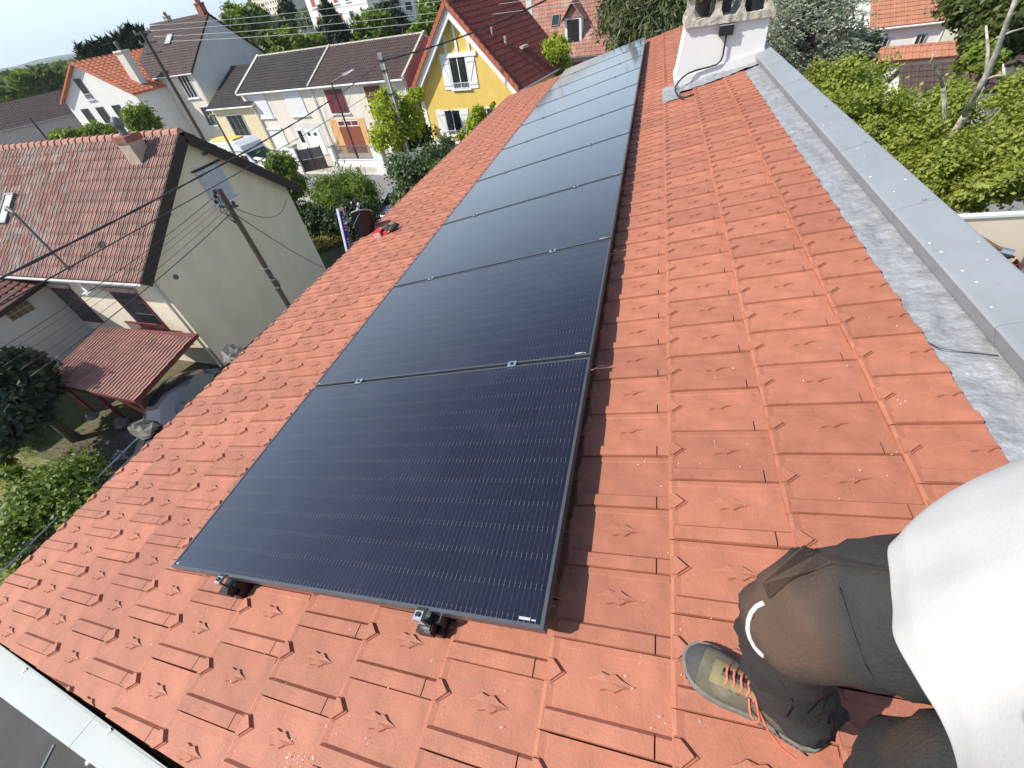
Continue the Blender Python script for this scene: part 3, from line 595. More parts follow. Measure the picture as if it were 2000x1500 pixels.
def house_at(name, label, A, ang, W, D, ze, zr, ridge='x', wm_=None, rm=None, ov=.35, ovg=.3, tw=.28, ch_=.36, amp=.03, cat='house', gutter=True, verge=None, sides='both', group=None, ridgecol=None, rn=None):
    root = thing(name, label, cat, (A[0], A[1], G), math.radians(ang), group=group); e = ze - G; r = zr - G
    m = MB()
    if ridge == 'x':
        m.add([(0, 0, 0), (W, 0, 0), (W, D, 0), (0, D, 0), (0, 0, e), (W, 0, e), (W, D, e), (0, D, e), (0, D / 2, r), (W, D / 2, r)],
              [(0, 1, 5, 4), (2, 3, 7, 6), (1, 2, 6, 9, 5), (3, 0, 4, 8, 7), (4, 5, 9, 8), (6, 7, 8, 9)])
    else:
        m.add([(0, 0, 0), (W, 0, 0), (W, D, 0), (0, D, 0), (0, 0, e), (W, 0, e), (W, D, e), (0, D, e), (W / 2, 0, r), (W / 2, D, r)],
              [(0, 1, 5, 8, 4), (2, 3, 7, 9, 6), (1, 2, 6, 5), (3, 0, 4, 7), (4, 8, 9, 7), (5, 6, 9, 8)])
    m.build('wall', wm_, root)
    half = (D if ridge == 'x' else W) / 2; sl = (r - e) / half; th = .14
    R = MB(); T = MB(); cyc = []
    SL = math.hypot(half + ov, (half + ov) * sl); nlen = math.hypot(1, sl)
    for sd in (0, 1):
        if ridge == 'x':
            y0 = -ov if sd == 0 else D + ov; x0, x1 = -ovg, W + ovg
            a = Vector((x0, y0, e - ov * sl)); b_ = Vector((x1, y0, e - ov * sl)); c_ = Vector((x1, D / 2, r)); d_ = Vector((x0, D / 2, r)); nrm = Vector((0, -sl if sd == 0 else sl, 1)).normalized()
        else:
            x0 = -ov if sd == 0 else W + ov; y0, y1 = -ovg, D + ovg
            a = Vector((x0, y0, e - ov * sl)); b_ = Vector((x0, y1, e - ov * sl)); c_ = Vector((W / 2, y1, r)); d_ = Vector((W / 2, y0, r)); nrm = Vector((-sl if sd == 0 else sl, 0, 1)).normalized()
        off = nrm * .012; R.hexa([a + off, b_ + off, c_ + off, d_ + off], [a + nrm * th, b_ + nrm * th, c_ + nrm * th, d_ + nrm * th])
        if sides == 'both' or sides == sd or (isinstance(sides, tuple) and sd in sides):
            ex = (b_ - a); ey = (d_ - a)
            o_ = a + nrm * (th + .012)
            if ex.cross(ey).z < 0: o_ = b_ + nrm * (th + .012); ex = -ex
            tilefield(T, o_, ex, ey, ex.length, SL, tw, ch_, amp)
    ro = R.build('roof', verge or rm, root); T.build('roof_tiles', rm, ro, kind='stuff')
    # ridge caps
    rc = MB(); Lr = (W if ridge == 'x' else D) + 2 * ovg; nn = rn or max(4, int(Lr / .42)); zt2 = r + th * nlen
    for k in range(nn):
        u0 = -ovg + Lr * k / nn; u1 = u0 + Lr / nn * .97; hh = .10 if k % 1 == 0 else .08
        for (ua, ub, g) in ((u0, u0 + .06, 1.25), (u0 + .06, u1, 1.0)):
            pr = [(-.13 * g, -.03), (-.07 * g, .055 * g), (.07 * g, .055 * g), (.13 * g, -.03)]
            if ridge == 'x': rc.prism([(ua, D / 2 + p, zt2 + q) for p, q in pr], (ub - ua, 0, 0))
            else: rc.prism([(W / 2 + p, ua, zt2 + q) for p, q in pr], (0, ub - ua, 0))
    rc.build('ridge_caps', ridgecol or rm, ro, kind='stuff')
    if gutter:
        g = MB()
        if ridge == 'x': g.tube([(-ovg, -ov - .05, e - ov * sl + .04), (W + ovg, -ov - .05, e - ov * sl + .04)], .065, 8); g.tube([(W - .15, -ov - .05, e - ov * sl), (W - .15, -.08, e - ov * sl - .35), (W - .15, -.08, 0)], .045, 6)
        else: g.tube([(W + ov + .05, -ovg, e - ov * sl + .04), (W + ov + .05, D + ovg, e - ov * sl + .04)], .065, 8)
        g.build('gutter', M['pvc'], root)
    return root
def chimney_on(root, x, y, z0, w, d, h, m1, pots=2, m2=None):
    c = MB(); c.box(x, x + w, y, y + d, z0, z0 + h); c.box(x - .05, x + w + .05, y - .05, y + d + .05, z0 + h, z0 + h + .09); o = c.build('chimney_stack', m1, root)
    for k in range(pots): p = MB(); p.cyl((x + w * (k + .5) / pots, y + d / 2, z0 + h + .09), .09, .3, 10, .075); p.build('chimney_pot', m2 or M['brick'], o)
    return o
def skylight(root, O, ex, ey, w, h, bright=False):
    O = Vector(O); ex = Vector(ex).normalized(); ey = Vector(ey).normalized(); n = ex.cross(ey).normalized(); MX = Matrix((( ex.x, ey.x, n.x, O.x), (ex.y, ey.y, n.y, O.y), (ex.z, ey.z, n.z, O.z), (0, 0, 0, 1)))
    m = MB(MX); t = .07
    for q in ((0, w, 0, t), (0, w, h - t, h), (0, t, t, h - t), (w - t, w, t, h - t)): m.box(*q, .0, .12)
    o = m.build('skylight', M['metalgrey'], root); p = MB(MX); p.box(t, w - t, t, h - t, .06, .09); p.build('pane', M['pane'] if not bright else M['blind'], o)
M['blind'] = rmat('skylight_blind', (0.55, 0.58, 0.58), rough=.15)

# ---- cream house with the big blank gable
CA = np.array([-15.65, 8.85]); cang = -2.7; ca = math.radians(cang)
cW, cD, cze, czr = 14.5, 7.3, -4.10, -1.22
A = CA - np.array([math.cos(ca), math.sin(ca)]) * cW
crh = thing('house', 'cream house with big blank gable wall and weathered clay tile roof beyond the eave', 'house', (A[0], A[1], G), ca)
e = cze - G; r = czr - G; W, D = cW, cD
m = MB(); m.add([(0, 0, 0), (W, 0, 0), (W, D, 0), (0, D, 0), (0, 0, e), (W, 0, e), (W, D, e), (0, D, e), (0, D / 2 + .15, r), (W, D / 2 + .15, r)],
      [(0, 1, 5, 4), (2, 3, 7, 6), (1, 2, 6, 9, 5), (3, 0, 4, 8, 7), (4, 5, 9, 8), (6, 7, 8, 9)]); m.build('wall', M['cream'], crh)
hy = D / 2 + .15; sl = (r - e) / hy; ovc = .45; x0c, x1c = -.3, W + .28
roofc = MB(); nf = Vector((0, -sl, 1)).normalized(); nb = Vector((0, sl, 1)).normalized()
a = Vector((x0c, -ovc, e - ovc * sl)); b_ = Vector((x1c, -ovc, e - ovc * sl)); c_ = Vector((x1c, hy, r)); d_ = Vector((x0c, hy, r))
roofc.hexa([a + nf * .01, b_ + nf * .01, c_ + nf * .01, d_ + nf * .01], [a + nf * .17, b_ + nf * .17, c_ + nf * .17, d_ + nf * .17])
slb = (r - e) / (D - hy); nb = Vector((0, slb, 1)).normalized(); a2 = Vector((x0c, D + ovc, e - ovc * slb)); b2 = Vector((x1c, D + ovc, e - ovc * slb))
roofc.hexa([a2 + nb * .01, b2 + nb * .01, c_ + nb * .01, d_ + nb * .01], [a2 + nb * .17, b2 + nb * .17, c_ + nb * .17, d_ + nb * .17])
ro = roofc.build('roof', M['wood_dark'], crh)
# front slope: real tiles one by one, the nearest 300 as parts
sx = Vector((1, 0, 0)); sy = (d_ - a).normalized(); SLc = (d_ - a).length
TMX = Matrix(((sx.x, sy.x, nf.x, 0), (sx.y, sy.y, nf.y, 0), (sx.z, sy.z, nf.z, 0), (0, 0, 0, 1)))
twc, chc = .225, .385; nxc = int((x1c - x0c) / twc); nyc = int(SLc / chc); twc = (x1c - x0c) / nxc; chc = SLc / nyc
def clay():
    t = MB(); w_ = twc * .985; Lq = chc + .05
    for (u0, u1, z) in ((0, .22, .034), (.22, .34, .008), (.34, .62, .020), (.62, .78, .008), (.78, .98, .026)):
        t.hexa([(u0 * w_, 0, -.01), (u1 * w_, 0, -.01), (u1 * w_, Lq, -.02), (u0 * w_, Lq, -.02)], [(u0 * w_ + .004, 0, z + .022), (u1 * w_ - .004, 0, z + .022), (u1 * w_ - .004, Lq, z - .006), (u0 * w_ + .004, Lq, z - .006)])
    return t
ct = clay().build('roof_tile', M['r_cream']); ctm = ct.data; bpy.data.objects.remove(ct); rest = MB(); q0 = []
for j in range(nyc):
    for i in range(nxc):
        P0 = a + nf * .185 + sx * (i * twc) + sy * (j * chc); q0.append((P0, i, j))
q0.sort(key=lambda t: -(t[0].x) + t[0].z * .3)
for idx, (P0, i, j) in enumerate(q0):
    mtx = Matrix.Translation(P0 + Vector((jit(.006), 0, jit(.003)))) @ TMX @ Matrix.Rotation(jit(.02), 4, 'Z')
    if idx < 300: o = bpy.data.objects.new('roof_tile', ctm); COL.objects.link(o); o.parent = ro; o.matrix_basis = mtx
    else: rest.add([tuple(mtx @ v.co) for v in ctm.vertices], [tuple(p.vertices) for p in ctm.polygons])
rest.build('roof_tiles', M['r_cream_s'], ro, kind='stuff')
T = MB(); tilefield(T, b2 + nb * .19, a2 - b2, d_ - a2, (b2 - a2).length, (c_ - b2).length, .225, .385, .03); T.build('back_roof_tiles', M['r_cream_s'], ro, kind='stuff')
rc = MB(); nn = 36
for k in range(nn):
    u0 = x0c + (x1c - x0c) * k / nn; ln = (x1c - x0c) / nn; zt2 = r + .2
    for ua, ub, g in ((u0, u0 + .07, 1.3), (u0 + .07, u0 + ln * .98, 1.0)): rc.prism([(ua, hy + p * g, zt2 + q * g + jit(.004)) for p, q in ((-.16, -.06), (-.11, .04), (-.03, .085), (.03, .085), (.11, .04), (.16, -.06))], (ub - ua, 0, 0))
rc.build('ridge_caps', rmat('ridge_clay', (.36, .18, .13), var=.3, scale=5), ro, kind='stuff')
vt = MB()                                                          # dark bargeboards on the gable and mossy verge tiles
for (p, q, n_) in ((b_, c_, nf), (b2, c_, nb)):
    dv = (q - p)
    vt.hexa([p + Vector((-.02, 0, 0)) - n_ * .16, p + Vector((.03, 0, 0)) - n_ * .16, q + Vector((.03, 0, 0)) - n_ * .16, q + Vector((-.02, 0, 0)) - n_ * .16], [p + Vector((-.02, 0, 0)) + n_ * .2, p + Vector((.03, 0, 0)) + n_ * .2, q + Vector((.03, 0, 0)) + n_ * .2, q + Vector((-.02, 0, 0)) + n_ * .2])
vt.build('bargeboard', M['wood_dark'], crh)
gf = MB(); gf.tube([a + Vector((0, -.06, .04)), b_ + Vector((-.1, -.06, .04))], .07, 8); gf.tube([b_ + Vector((-.35, -.06, 0)), Vector((W - .12, -.09, e - .5)), Vector((W - .12, -.09, 0))], .05, 8); gf.build('gutter', M['greywhite'], crh)
F = frame_on(crh, 'right', W, D)
wv_ = window(crh, F, 3.62, 4.98, 1.08, 1.22, 'none', nm=2)
s = MB(F)
for k in range(8): s.box(3.62 + k * .135, 3.62 + (k + 1) * .135 - .008, 4.98, 6.20, .047, .065)
s.build('closed_shutter', rmat('pale_grey_shutter', (.50, .53, .57)), wv_, kind='stuff'); s = MB(F); s.box(3.5, 4.82, 6.22, 6.27, .003, .09); s.build('lintel_ledge', M['wood_dark'], wv_)
s = MB(F); s.box(1.62, 1.86, 5.38, 5.62, .003, .10); s.build('vent_box', M['concrete'], crh)
s = MB(F); s.cyl((.66, 3.70, .003), .09, .03, 14); s.build('vent_ring', M['metalgrey'], crh)
s = MB(F); s.box(4.3, 4.45, 6.55, 6.62, .003, .12); s.build('cable_anchor', M['metalgrey'], crh)
F = frame_on(crh, 'front', W, D)
for x0, wd, lb in ((W - 3.05, 1.55, 'tall wine red door frame opening on a small balcony'), (W - 6.62, 1.35, None)):
    s = MB(F); s.box(x0, x0 + wd, 1.72, 3.42, .003, .03); o = s.build('door', M['wred'], crh, label=lb)
    s = MB(F); s.box(x0 - .1, x0 + wd + .1, 3.44, 3.60, .003, .12); s.build('lintel', rmat('lintel_stone', (.42, .32, .27)), o)
    s = MB(F); s.box(x0 + .12, x0 + wd - .12, 1.85, 3.3, .031, .036); s.build('pane', M['pane'], o)
s = MB(F); s.box(W - 3.15, W - 1.35, 1.6, 1.68, .004, .32)
for k in range(15): s.box(W - 3.13 + k * .125, W - 3.11 + k * .125, 1.68, 2.15, .28, .31)
s.box(W - 3.15, W - 1.35, 2.15, 2.2, .27, .32); s.build('balcony_rail', M['wred'], crh, kind='stuff')
# skylight on the front slope
OS = a + nf * .2 + sx * 1.9 + sy * 2.1
skylight(crh, tuple(Vector((W - 8.2, 0, 0)) + a + nf * .2 + sy * 2.05), sx, sy, .62, 1.25, True)
# brick chimney with metal cowl on the roof's ridge side
cx = W - 1.62
c = MB(); c.box(cx, cx + .55, hy - 1.0, hy - .45, r - .9, r + .18); o = c.build('chimney_stack', rmat('rendered_stack', (.42, .34, .26), var=.2, scale=4), crh)
c = MB(); c.box(cx - .04, cx + .59, hy - 1.04, hy - .41, r + .18, r + .36); c.build('chimney_top', M['brick'], o)
c = MB(); c.cyl((cx + .27, hy - .72, r + .36), .12, .25, 14, .10); c.ball((cx + .27, hy - .72, r + .70), .17, .17, .2, 12, 8); c.build('cowl', M['metalgrey'], o)
# left wing, lower, projecting towards us
wl = MB(); xw = W - 6.60; e2 = 3.55
wl.add([(xw - 6, -6.2, 0), (xw, -6.2, 0), (xw, -.001, 0), (xw - 6, -.001, 0), (xw - 6, -6.2, e2), (xw, -6.2, e2 - .75), (xw, -.001, e2), (xw - 6, -.001, e2)], [(0, 1, 5, 4), (1, 2, 6, 5), (3, 0, 4, 7), (4, 5, 6, 7)])
wl.build('wing_wall', M['greywhite'], crh)
wr = MB(); wr.prism([(xw + .3, -6.6, e2 - .80), (xw + .3, -.01, e2 + .03), (xw - 6.3, -.01, e2 + 1.3), (xw - 6.3, -6.6, e2 + .5)], (0, 0, .14)); o = wr.build('wing_roof', M['wood_dark'], crh)
T = MB(); tilefield(T, Vector((xw + .3, -.01, e2 + .19)), Vector((0, -6.59, -.83)), Vector((-6.6, 0, 1.27)), 6.64, 6.7, .25, .38, .03); T.build('wing_tiles', M['r_wine'], o, kind='stuff')
F2 = Matrix(((0, 0, 1, xw), (1, 0, 0, 0), (0, 1, 0, 0), (0, 0, 0, 1)))
s = MB(F2); s.box(-1.75, -.9, 2.95, 3.40, .003, .02); o = s.build('window', M['concrete'], crh)
for k in range(2):
    for l in range(4): s = MB(F2); s.box(-1.72 + l * .21, -1.72 + l * .21 + .185, 2.98 + k * .21, 2.98 + k * .21 + .18, .021, .03); s.build('pane', rmat('glass_brick', (.10, .085, .06), rough=.3), o)
# carport
cp = thing('carport', 'carport with brown ribbed tile roof on red posts against the cream house', 'carport', (-15.6, 6.5, G))
q = [Vector(onz(*t, z)) for t, z in (((200, 637), -6.20), ((384, 650), -6.25), ((262, 783), -6.75), ((84, 745), -6.70))]
s = MB(); s.hexa([p - Vector((0, 0, .16)) for p in q[::-1]], [p - Vector((0, 0, .03)) for p in q[::-1]]); o = s.build('roof_deck', M['wred'], cp, world=True)
T = MB(); tilefield(T, q[3], q[2] - q[3], q[0] - q[3], (q[2] - q[3]).length, (q[0] - q[3]).length * 1.0, .165, .36, .035, .02); T.build('roof_tiles', M['r_port'], o, world=True, kind='stuff')
for p in (q[2] + Vector((-.1, .1, 0)), q[3] + Vector((.2, .2, 0)), (q[2] + q[3]) / 2 + Vector((0, .1, 0))): s = MB(); s.box(p.x - .05, p.x + .05, p.y - .05, p.y + .05, G, p.z - .16); s.build('post', M['wred'], cp, world=True)
s = MB(); s.tube([q[2] + Vector((-.1, .1, -1.0)), q[2] + Vector((-1.0, .1, -.15))], .045, 5); s.build('brace', M['wred'], cp, world=True)

# ---- row of two terraced houses
rA = np.array([-37.1, 39.3])
rw = house_at('house', 'left half of the terraced pair, dark roof and closed white roller shutters', rA, -10.0, 9.3, 7.6, G + 5.35, G + 7.35, 'x', M['cream2'], M['r_dark'], ov=.35, ovg=.0, tw=.26, amp=.02, verge=M['trim'], ridgecol=M['concrete'], rn=18)
F = frame_on(rw, 'front', 9.3, 7.6)
for x in (1.0, 5.6): window(rw, F, x, 3.2, 2.1, 1.72, 'roller')
window(rw, F, 1.5, .45, 1.95, 1.75, 'roller')
s = MB(F); s.box(4.6, 8.6, .02, 2.55, .003, .02); po = s.build('porch_shade_panel', M['greywhite'], rw)  # flat panel, its greyer colour painted in for the porch's shade
s = MB(F); s.box(5.2, 6.1, .02, 2.2, .021, .05); d = s.build('door', M['pvc'], rw); s = MB(F); s.box(5.4, 5.9, 1.0, 2.0, .051, .06); s.build('pane', M['pane'], d)
s = MB(F); s.box(6.35, 8.2, .02, 2.1, .021, .05); d = s.build('garage_door', M['pvc'], rw)
for k in (6.6, 7.4): s = MB(F); s.box(k, k + .35, 1.55, 1.8, .051, .06); s.build('pane', M['pane'], d)
s = MB(); s.box(-.02, .12, -.4, 8, 5.3, 5.55)
vb = MB(); sl_ = 2.0 / 3.8
vb.hexa([(-.12, -.4, 5.35 - .4 * sl_ + .10), (.08, -.4, 5.35 - .4 * sl_ + .10), (.08, 3.8, 7.35 + .10), (-.12, 3.8, 7.35 + .10)], [(-.12, -.4, 5.35 - .4 * sl_ + .27), (.08, -.4, 5.35 - .4 * sl_ + .27), (.08, 3.8, 7.35 + .27), (-.12, 3.8, 7.35 + .27)]); vb.build('verge', M['trim'], rw)
rB = rA + 9.302 * np.array([math.cos(RD), math.sin(RD)])
rw2 = house_at('house', 'right half of the terraced pair, brown roof, wine red slatted shutters and pink gable', rB, -10.0, 10.0, 7.6, G + 5.35, G + 7.35, 'x', M['cream2'], M['r_brown'], ov=.35, ovg=.0, tw=.24, amp=.03, verge=M['trim'], ridgecol=M['concrete'], rn=20)
F = frame_on(rw2, 'front', 10.0, 7.6)
window(rw2, F, 1.3, 3.2, 2.0, 1.75, 'louvre'); window(rw2, F, 5.7, 3.2, 1.9, 1.75, 'louvre')
s = MB(F); s.box(.5, 4.6, .02, 2.75, .003, .03); o = s.build('garage_surround', rmat('orange_render', (.62, .36, .16)), rw2)
s = MB(F); s.box(1.5, 3.9, .02, 2.15, .031, .06); s.build('garage_door', rmat('rust_red_door', (.22, .06, .035)), rw2)
s = MB(F); s.box(1.5, 3.9, 2.2, 2.65, .031, .05); o = s.build('transom', M['pvc'], rw2)
for k in range(3): s = MB(F); s.box(1.57 + k * .78, 2.27 + k * .78, 2.27, 2.58, .051, .06); s.build('pane', M['wred'], o)
s = MB(); s.add([(10.004, .05, 0), (10.004, 7.55, 0), (10.004, 7.55, 5.3), (10.004, 3.8, 7.3), (10.004, .05, 5.3)], [(0, 1, 2, 3, 4)]); s.build('gable_render', M['pink'], rw2)
vb = MB()
for xx in (-.10, 9.95):
    for t0, t1 in ([(k / 14, (k + .9) / 14) for k in range(14)] if xx < 0 else [(0, 1)]):
        ya, yb = -.4 + 4.2 * t0, -.4 + 4.2 * t1; za, zb = 5.35 + ya * sl_, 5.35 + yb * sl_
        vb.hexa([(xx, ya, za + .12), (xx + .2, ya, za + .12), (xx + .2, yb, zb + .12), (xx, yb, zb + .12)], [(xx, ya, za + .29), (xx + .2, ya, za + .29), (xx + .2, yb, zb + .29), (xx, yb, zb + .29)])
vb.build('verge', M['concrete'], rw2, kind='stuff')

# ---- yellow house
yA = np.array([-17.4, 35.6]); ysc = 1.0
yA = onz(811, 190, -4.55)[:2] + np.array([.42, 0]); yB = onz(1018, 178, -4.45); yW = 8.55
yl = house_at('house', 'yellow house with white shutters, white timbering in the gable and a steep wine red roof', yA, -13.0, yW, 8.2, -4.05, .42, 'y', M['yellow'], M['r_wine'], ov=.45, ovg=.55, tw=.3, ch_=.42, amp=.05, verge=M['trim'], ridgecol=M['r_wine'], rn=16, sides=(0, 1))
F = frame_on(yl, 'front', yW, 8.2); e = -4.05 - G; r = .42 - G
window(yl, F, 3.35, e - .15, 1.45, 1.95, 'shutters', bars=.22, nm=2)
window(yl, F, 2.0, e - 3.2, 1.5, 1.75, 'shutters', bars=.22, nm=2)
window(yl, F, 5.9, e - 3.1, 1.3, 1.7, 'shutters', nm=2)
s = MB(F)
s.box(2.65, 5.75, e + 1.72, e + 1.98, .004, .10)
slp = (r - e) / (yW / 2)
for x in (3.25, 4.15, 4.28, 5.15):
    top_ = e + min(x, yW - x) * slp - .35
    if x != 4.28: s.box(x, x + .16, e + 1.98, top_, .004, .08)
s.build('gable_timbers', M['trim'], yl, kind='stuff')
for sd in (0, 1):
    f = lambda x: (x if sd == 0 else yW - x)
    s = MB(F); pts = [(f(-.45), e - .45 * slp - .18), (f(yW / 2), r - .18), (f(yW / 2), r - .62), (f(-.15), e - .15 * slp - .55)]
    if sd: pts = pts[::-1]
    s.prism([(x, y, .42) for x, y in pts], (0, 0, .07)); s.build('bargeboard', M['trim'], yl)
    s = MB(F); pts = [(f(-.05), e - .05), (f(yW / 2), r - .05), (f(yW / 2), r - .45), (f(-.05), e - .55)]
    if sd: pts = pts[::-1]
    s.prism([(x, y, .004) for x, y in pts], (0, 0, .05)); s.build('gable_trim', M['trim'], yl)
    ve = MB(F)
    for k in range(15):                                            # toothed row of verge tiles
        t0 = k / 15; t1 = (k + .93) / 15; xa, xb = -.5 + (yW / 2 + .5) * t0, -.5 + (yW / 2 + .5) * t1
        za, zb = e + xa * slp, e + xb * slp
        pts = [(f(xa), za + .02), (f(xb), zb + .02), (f(xb), zb + .36), (f(xa), za + .40)]
        if sd: pts = pts[::-1]
        ve.prism([(x, y, .50) for x, y in pts], (0, 0, .16))
    ve.build('verge_tiles', rmat('verge_clay', (.40, .11, .06)), yl, kind='stuff')
s = MB(F); s.box(0.0, .35, 0, e - .5, .004, .05); s.box(yW - .35, yW, 0, e - .5, .004, .05); s.box(.351, yW - .351, 0, .95, .004, .06); s.build('corner_trim', M['trim'], yl, kind='stuff')
for (tx, ty, w_) in ((1.6, 2.2, .18), (2.2, 1.5, .12)): s = MB(); xx = yW - tx; zz = e + tx * slp + .15; s.cyl((xx, ty, zz), w_ / 2, .55, 10); s.build('roof_vent', M['concrete'], yl)
s = MB(); xx = yW - 1.15; s.box(xx - .25, xx + .25, 3.4, 4.4, e + 1.15 * slp + .2, e + 1.15 * slp + .36); s.build('roof_hatch', M['concrete'], yl)
an = house_at('annex', 'low annex with ribbed wine red roof between the yellow house and our roof', onz(1000, 195, -6.6)[:2] + np.array([0.4, 2.2]), -13, 5.0, 4.5, -6.1, -5.1, 'x', M['cream2'], M['r_wine'], ov=.3, ovg=.1, tw=.35, amp=.07, gutter=False, cat='annex')

# ---- big steep brick-tiled roof behind
dA = np.array([-14.6, 51.6])
dh = house_at('house', 'house behind with a large steep brick-tiled roof, one dormer and small skylights', dA, -8.0, 11.4, 9.5, -4.7, 2.2, 'x', M['greywhite'], M['r_brick'], ov=.3, ovg=.15, tw=.3, ch_=.33, amp=.02, sides=0)
sl_ = 6.9 / 4.75; eD = -4.7 - G
def on_sl(x, t): return Vector((x, -.3 + t, eD + (-.3 + t) * sl_ + .27))
ex = Vector((1, 0, 0)); ey = Vector((0, 1, sl_)).normalized()
skylight(dh, on_sl(5.0, 1.45), ex, ey, .8, .95); skylight(dh, on_sl(9.6, 1.5), ex, ey, .75, .95, True); skylight(dh, on_sl(2.0, 3.6), ex, ey, .8, .95)
s = MB(); s.add([(6.6, .3, eD + .5), (8.2, .3, eD + .5), (8.2, .3, eD + 2.5), (7.4, .3, eD + 3.4), (6.6, .3, eD + 2.5), (6.6, 3.0, eD + 2.5), (8.2, 3.0, eD + 2.5), (7.4, 3.6, eD + 3.4)], [(0, 1, 2, 3, 4), (0, 4, 5), (1, 6, 2)]); o = s.build('dormer', M['trim'], dh)
s = MB(); s.prism([(6.85, .285, eD + .7), (7.95, .285, eD + .7), (7.95, .285, eD + 2.35), (6.85, .285, eD + 2.35)], (0, -.03, 0)); s.build('window', M['pane'], o)
s = MB()
for sd in (-1, 1): s.prism([(7.4, -.05, eD + 3.55), (7.4 + sd * 1.1, -.05, eD + 2.25), (7.4 + sd * 1.1, 2.6, eD + 2.25), (7.4, 3.6, eD + 3.55)], (0, 0, .09))
s.build('dormer_roof', M['r_brick'], o)
s = MB(); s.prism([(6.6, .26, eD + 2.5), (8.2, .26, eD + 2.5), (7.4, .26, eD + 3.35)], (0, -.03, 0)); s.build('dormer_cheek', M['r_brick'], o)
chimney_on(dh, 5.9, 2.6, eD + 3.0, .7, .5, 2.6, rmat('stack_render', (.5, .4, .3)), 2)

# ---- white house with orange roof at the left
eA = onvp(127, 199, atd(260, 179, 62), -4)[:2]
eb = atd(260, 179, 62)
eh = house_at('house', 'white house with bright orange roof and three tall windows under its front gable', eA, -4, float(np.linalg.norm(eb[:2] - eA)), 13, -2.0, .78, 'y', M['white'], M['r_orange'], ov=.3, ovg=.4, tw=.55, ch_=.42, amp=.07, sides=(0, 1), gutter=False)
eW = float(np.linalg.norm(eb[:2] - eA)); F = frame_on(eh, 'front', eW, 13); e = -2.0 - G
for x in (1.55, 4.0, 6.6): window(eh, F, x, e - 2.75, 1.25, 2.0, 'plain', nm=2, bars=.3, fm=M['metalgrey'])
window(eh, F, 3.75, e - .05, 1.05, 1.75, 'plain', nm=2, bars=.3, fm=M['metalgrey'])
s = MB(); s.box(eW - 1.5, eW - .5, 1.6, 2.3, e - .3, e + 3.0); s.box(eW - 1.6, eW - .4, 1.5, 2.4, e + 3.0, e + 3.15); o = s.build('chimney_stack', M['cream2'], eh)
s = MB(); s.cyl((eW - 1., 1.9, e + 3.15), .14, .3, 10); s.ball((eW - 1., 1.9, e + 3.6), .18, .18, .22, 10, 6); s.build('cowl', M['metalgrey'], o)

# ---- tall house with dark roof and pale blank gable
fb = atd(376, 140, 60)[:2]; fA = onvp(266, 153, atd(376, 140, 60), -6)[:2]; fW = float(np.linalg.norm(fb - fA))
fh = house_at('house', 'tall cream house with a dark brown roof, white roof window and large pale blank gable', fA, -6, fW, 9.8, -1.25, 2.45, 'x', M['cream2'], M['r_brown2'], ov=.25, ovg=.12, tw=.24, ch_=.33, amp=.02, verge=M['wood_dark'])
F = frame_on(fh, 'front', fW, 9.8); e = -1.25 - G
window(fh, F, 2.6, e - 1.75, .75, 1.3, 'plain', nm=1); window(fh, F, 6.1, e - 2.1, 1.5, 2.0, 'plain', nm=3); window(fh, F, 6.9, e - 4.6, 1.5, 1.7, 'plain', nm=3, bars=True)
s = MB(); s.add([(fW + .004, .03, 0), (fW + .004, 9.77, 0), (fW + .004, 9.77, e - .03), (fW + .004, 4.9, e + 3.66), (fW + .004, .03, e - .03)], [(0, 1, 2, 3, 4)]); s.build('gable_render', M['greywhite'], fh)
slf = 3.7 / 4.9; exf = Vector((1, 0, 0)); eyf = Vector((0, 1, slf)).normalized()
skylight(fh, (3.4, 2.55, e + 2.55 * slf + .22), exf, eyf, .95, 1.15, True)
chimney_on(fh, fW - .9, 4.6, e + 3.5, .7, .6, 1.1, M['brick'], 3); chimney_on(fh, 2.2, 4.9, e + 3.3, .5, .5, .9, M['concrete'], 2)
s = MB(); ax = fW - .5; s.tube([(ax, 4.9, e + 4.6), (ax, 4.9, e + 6.8)], .03, 5)
for k in range(5): s.tube([(ax - .5 + .06 * k, 4.9, e + 6.2 + .1 * k), (ax + .5 - .06 * k, 4.9, e + 6.2 + .1 * k)], .015, 4)
s.tube([(ax, 4.2, e + 6.4), (ax, 5.6, e + 6.4)], .02, 4); s.build('aerial', M['metalgrey'], fh)

# ---- single storey wing between
g3 = atd(491, 204, 53.5); gb = g3[:2]; gA = onvp(409, 211, g3, -8)[:2]; gW = float(np.linalg.norm(gb - gA))
gh = house_at('house', 'low cream wing with near black roof between the tall house and the terraced pair', gA, -8, gW + .3, 9.5, float(g3[2]), float(g3[2]) + 2.4, 'x', rmat('pale_yellow_render', (.64, .56, .36)), M['r_dark'], ov=.3, ovg=.1, tw=.22, amp=.02, verge=M['trim'])
F = frame_on(gh, 'front', gW, 8.5); window(gh, F, gW - 4.3, float(g3[2]) - G - 2.6, 2.3, 1.9, 'plain', nm=3, bars=True)

# ---- low house at the far left
lA = np.array([-96, 57.0]); 
lh = house_at('house', 'low house at the left edge with dark brown roof and pink and white walls', (-101, 45), 62, 30, 8, G + 3.2, G + 6.0, 'x', rmat('pink_white_render', (.62, .50, .46)), M['r_brown2'], ov=.3, ovg=.3, tw=.4, ch_=.5, amp=.03, sides=0)
F = frame_on(lh, 'left', 30, 8)
for k in (1.2, 4.4): s = MB(F); s.box(k, k + 1.3, 0, 2.4, .004, .06); s.build('door', rmat('garage_brown', (.16, .09, .07)), lh)

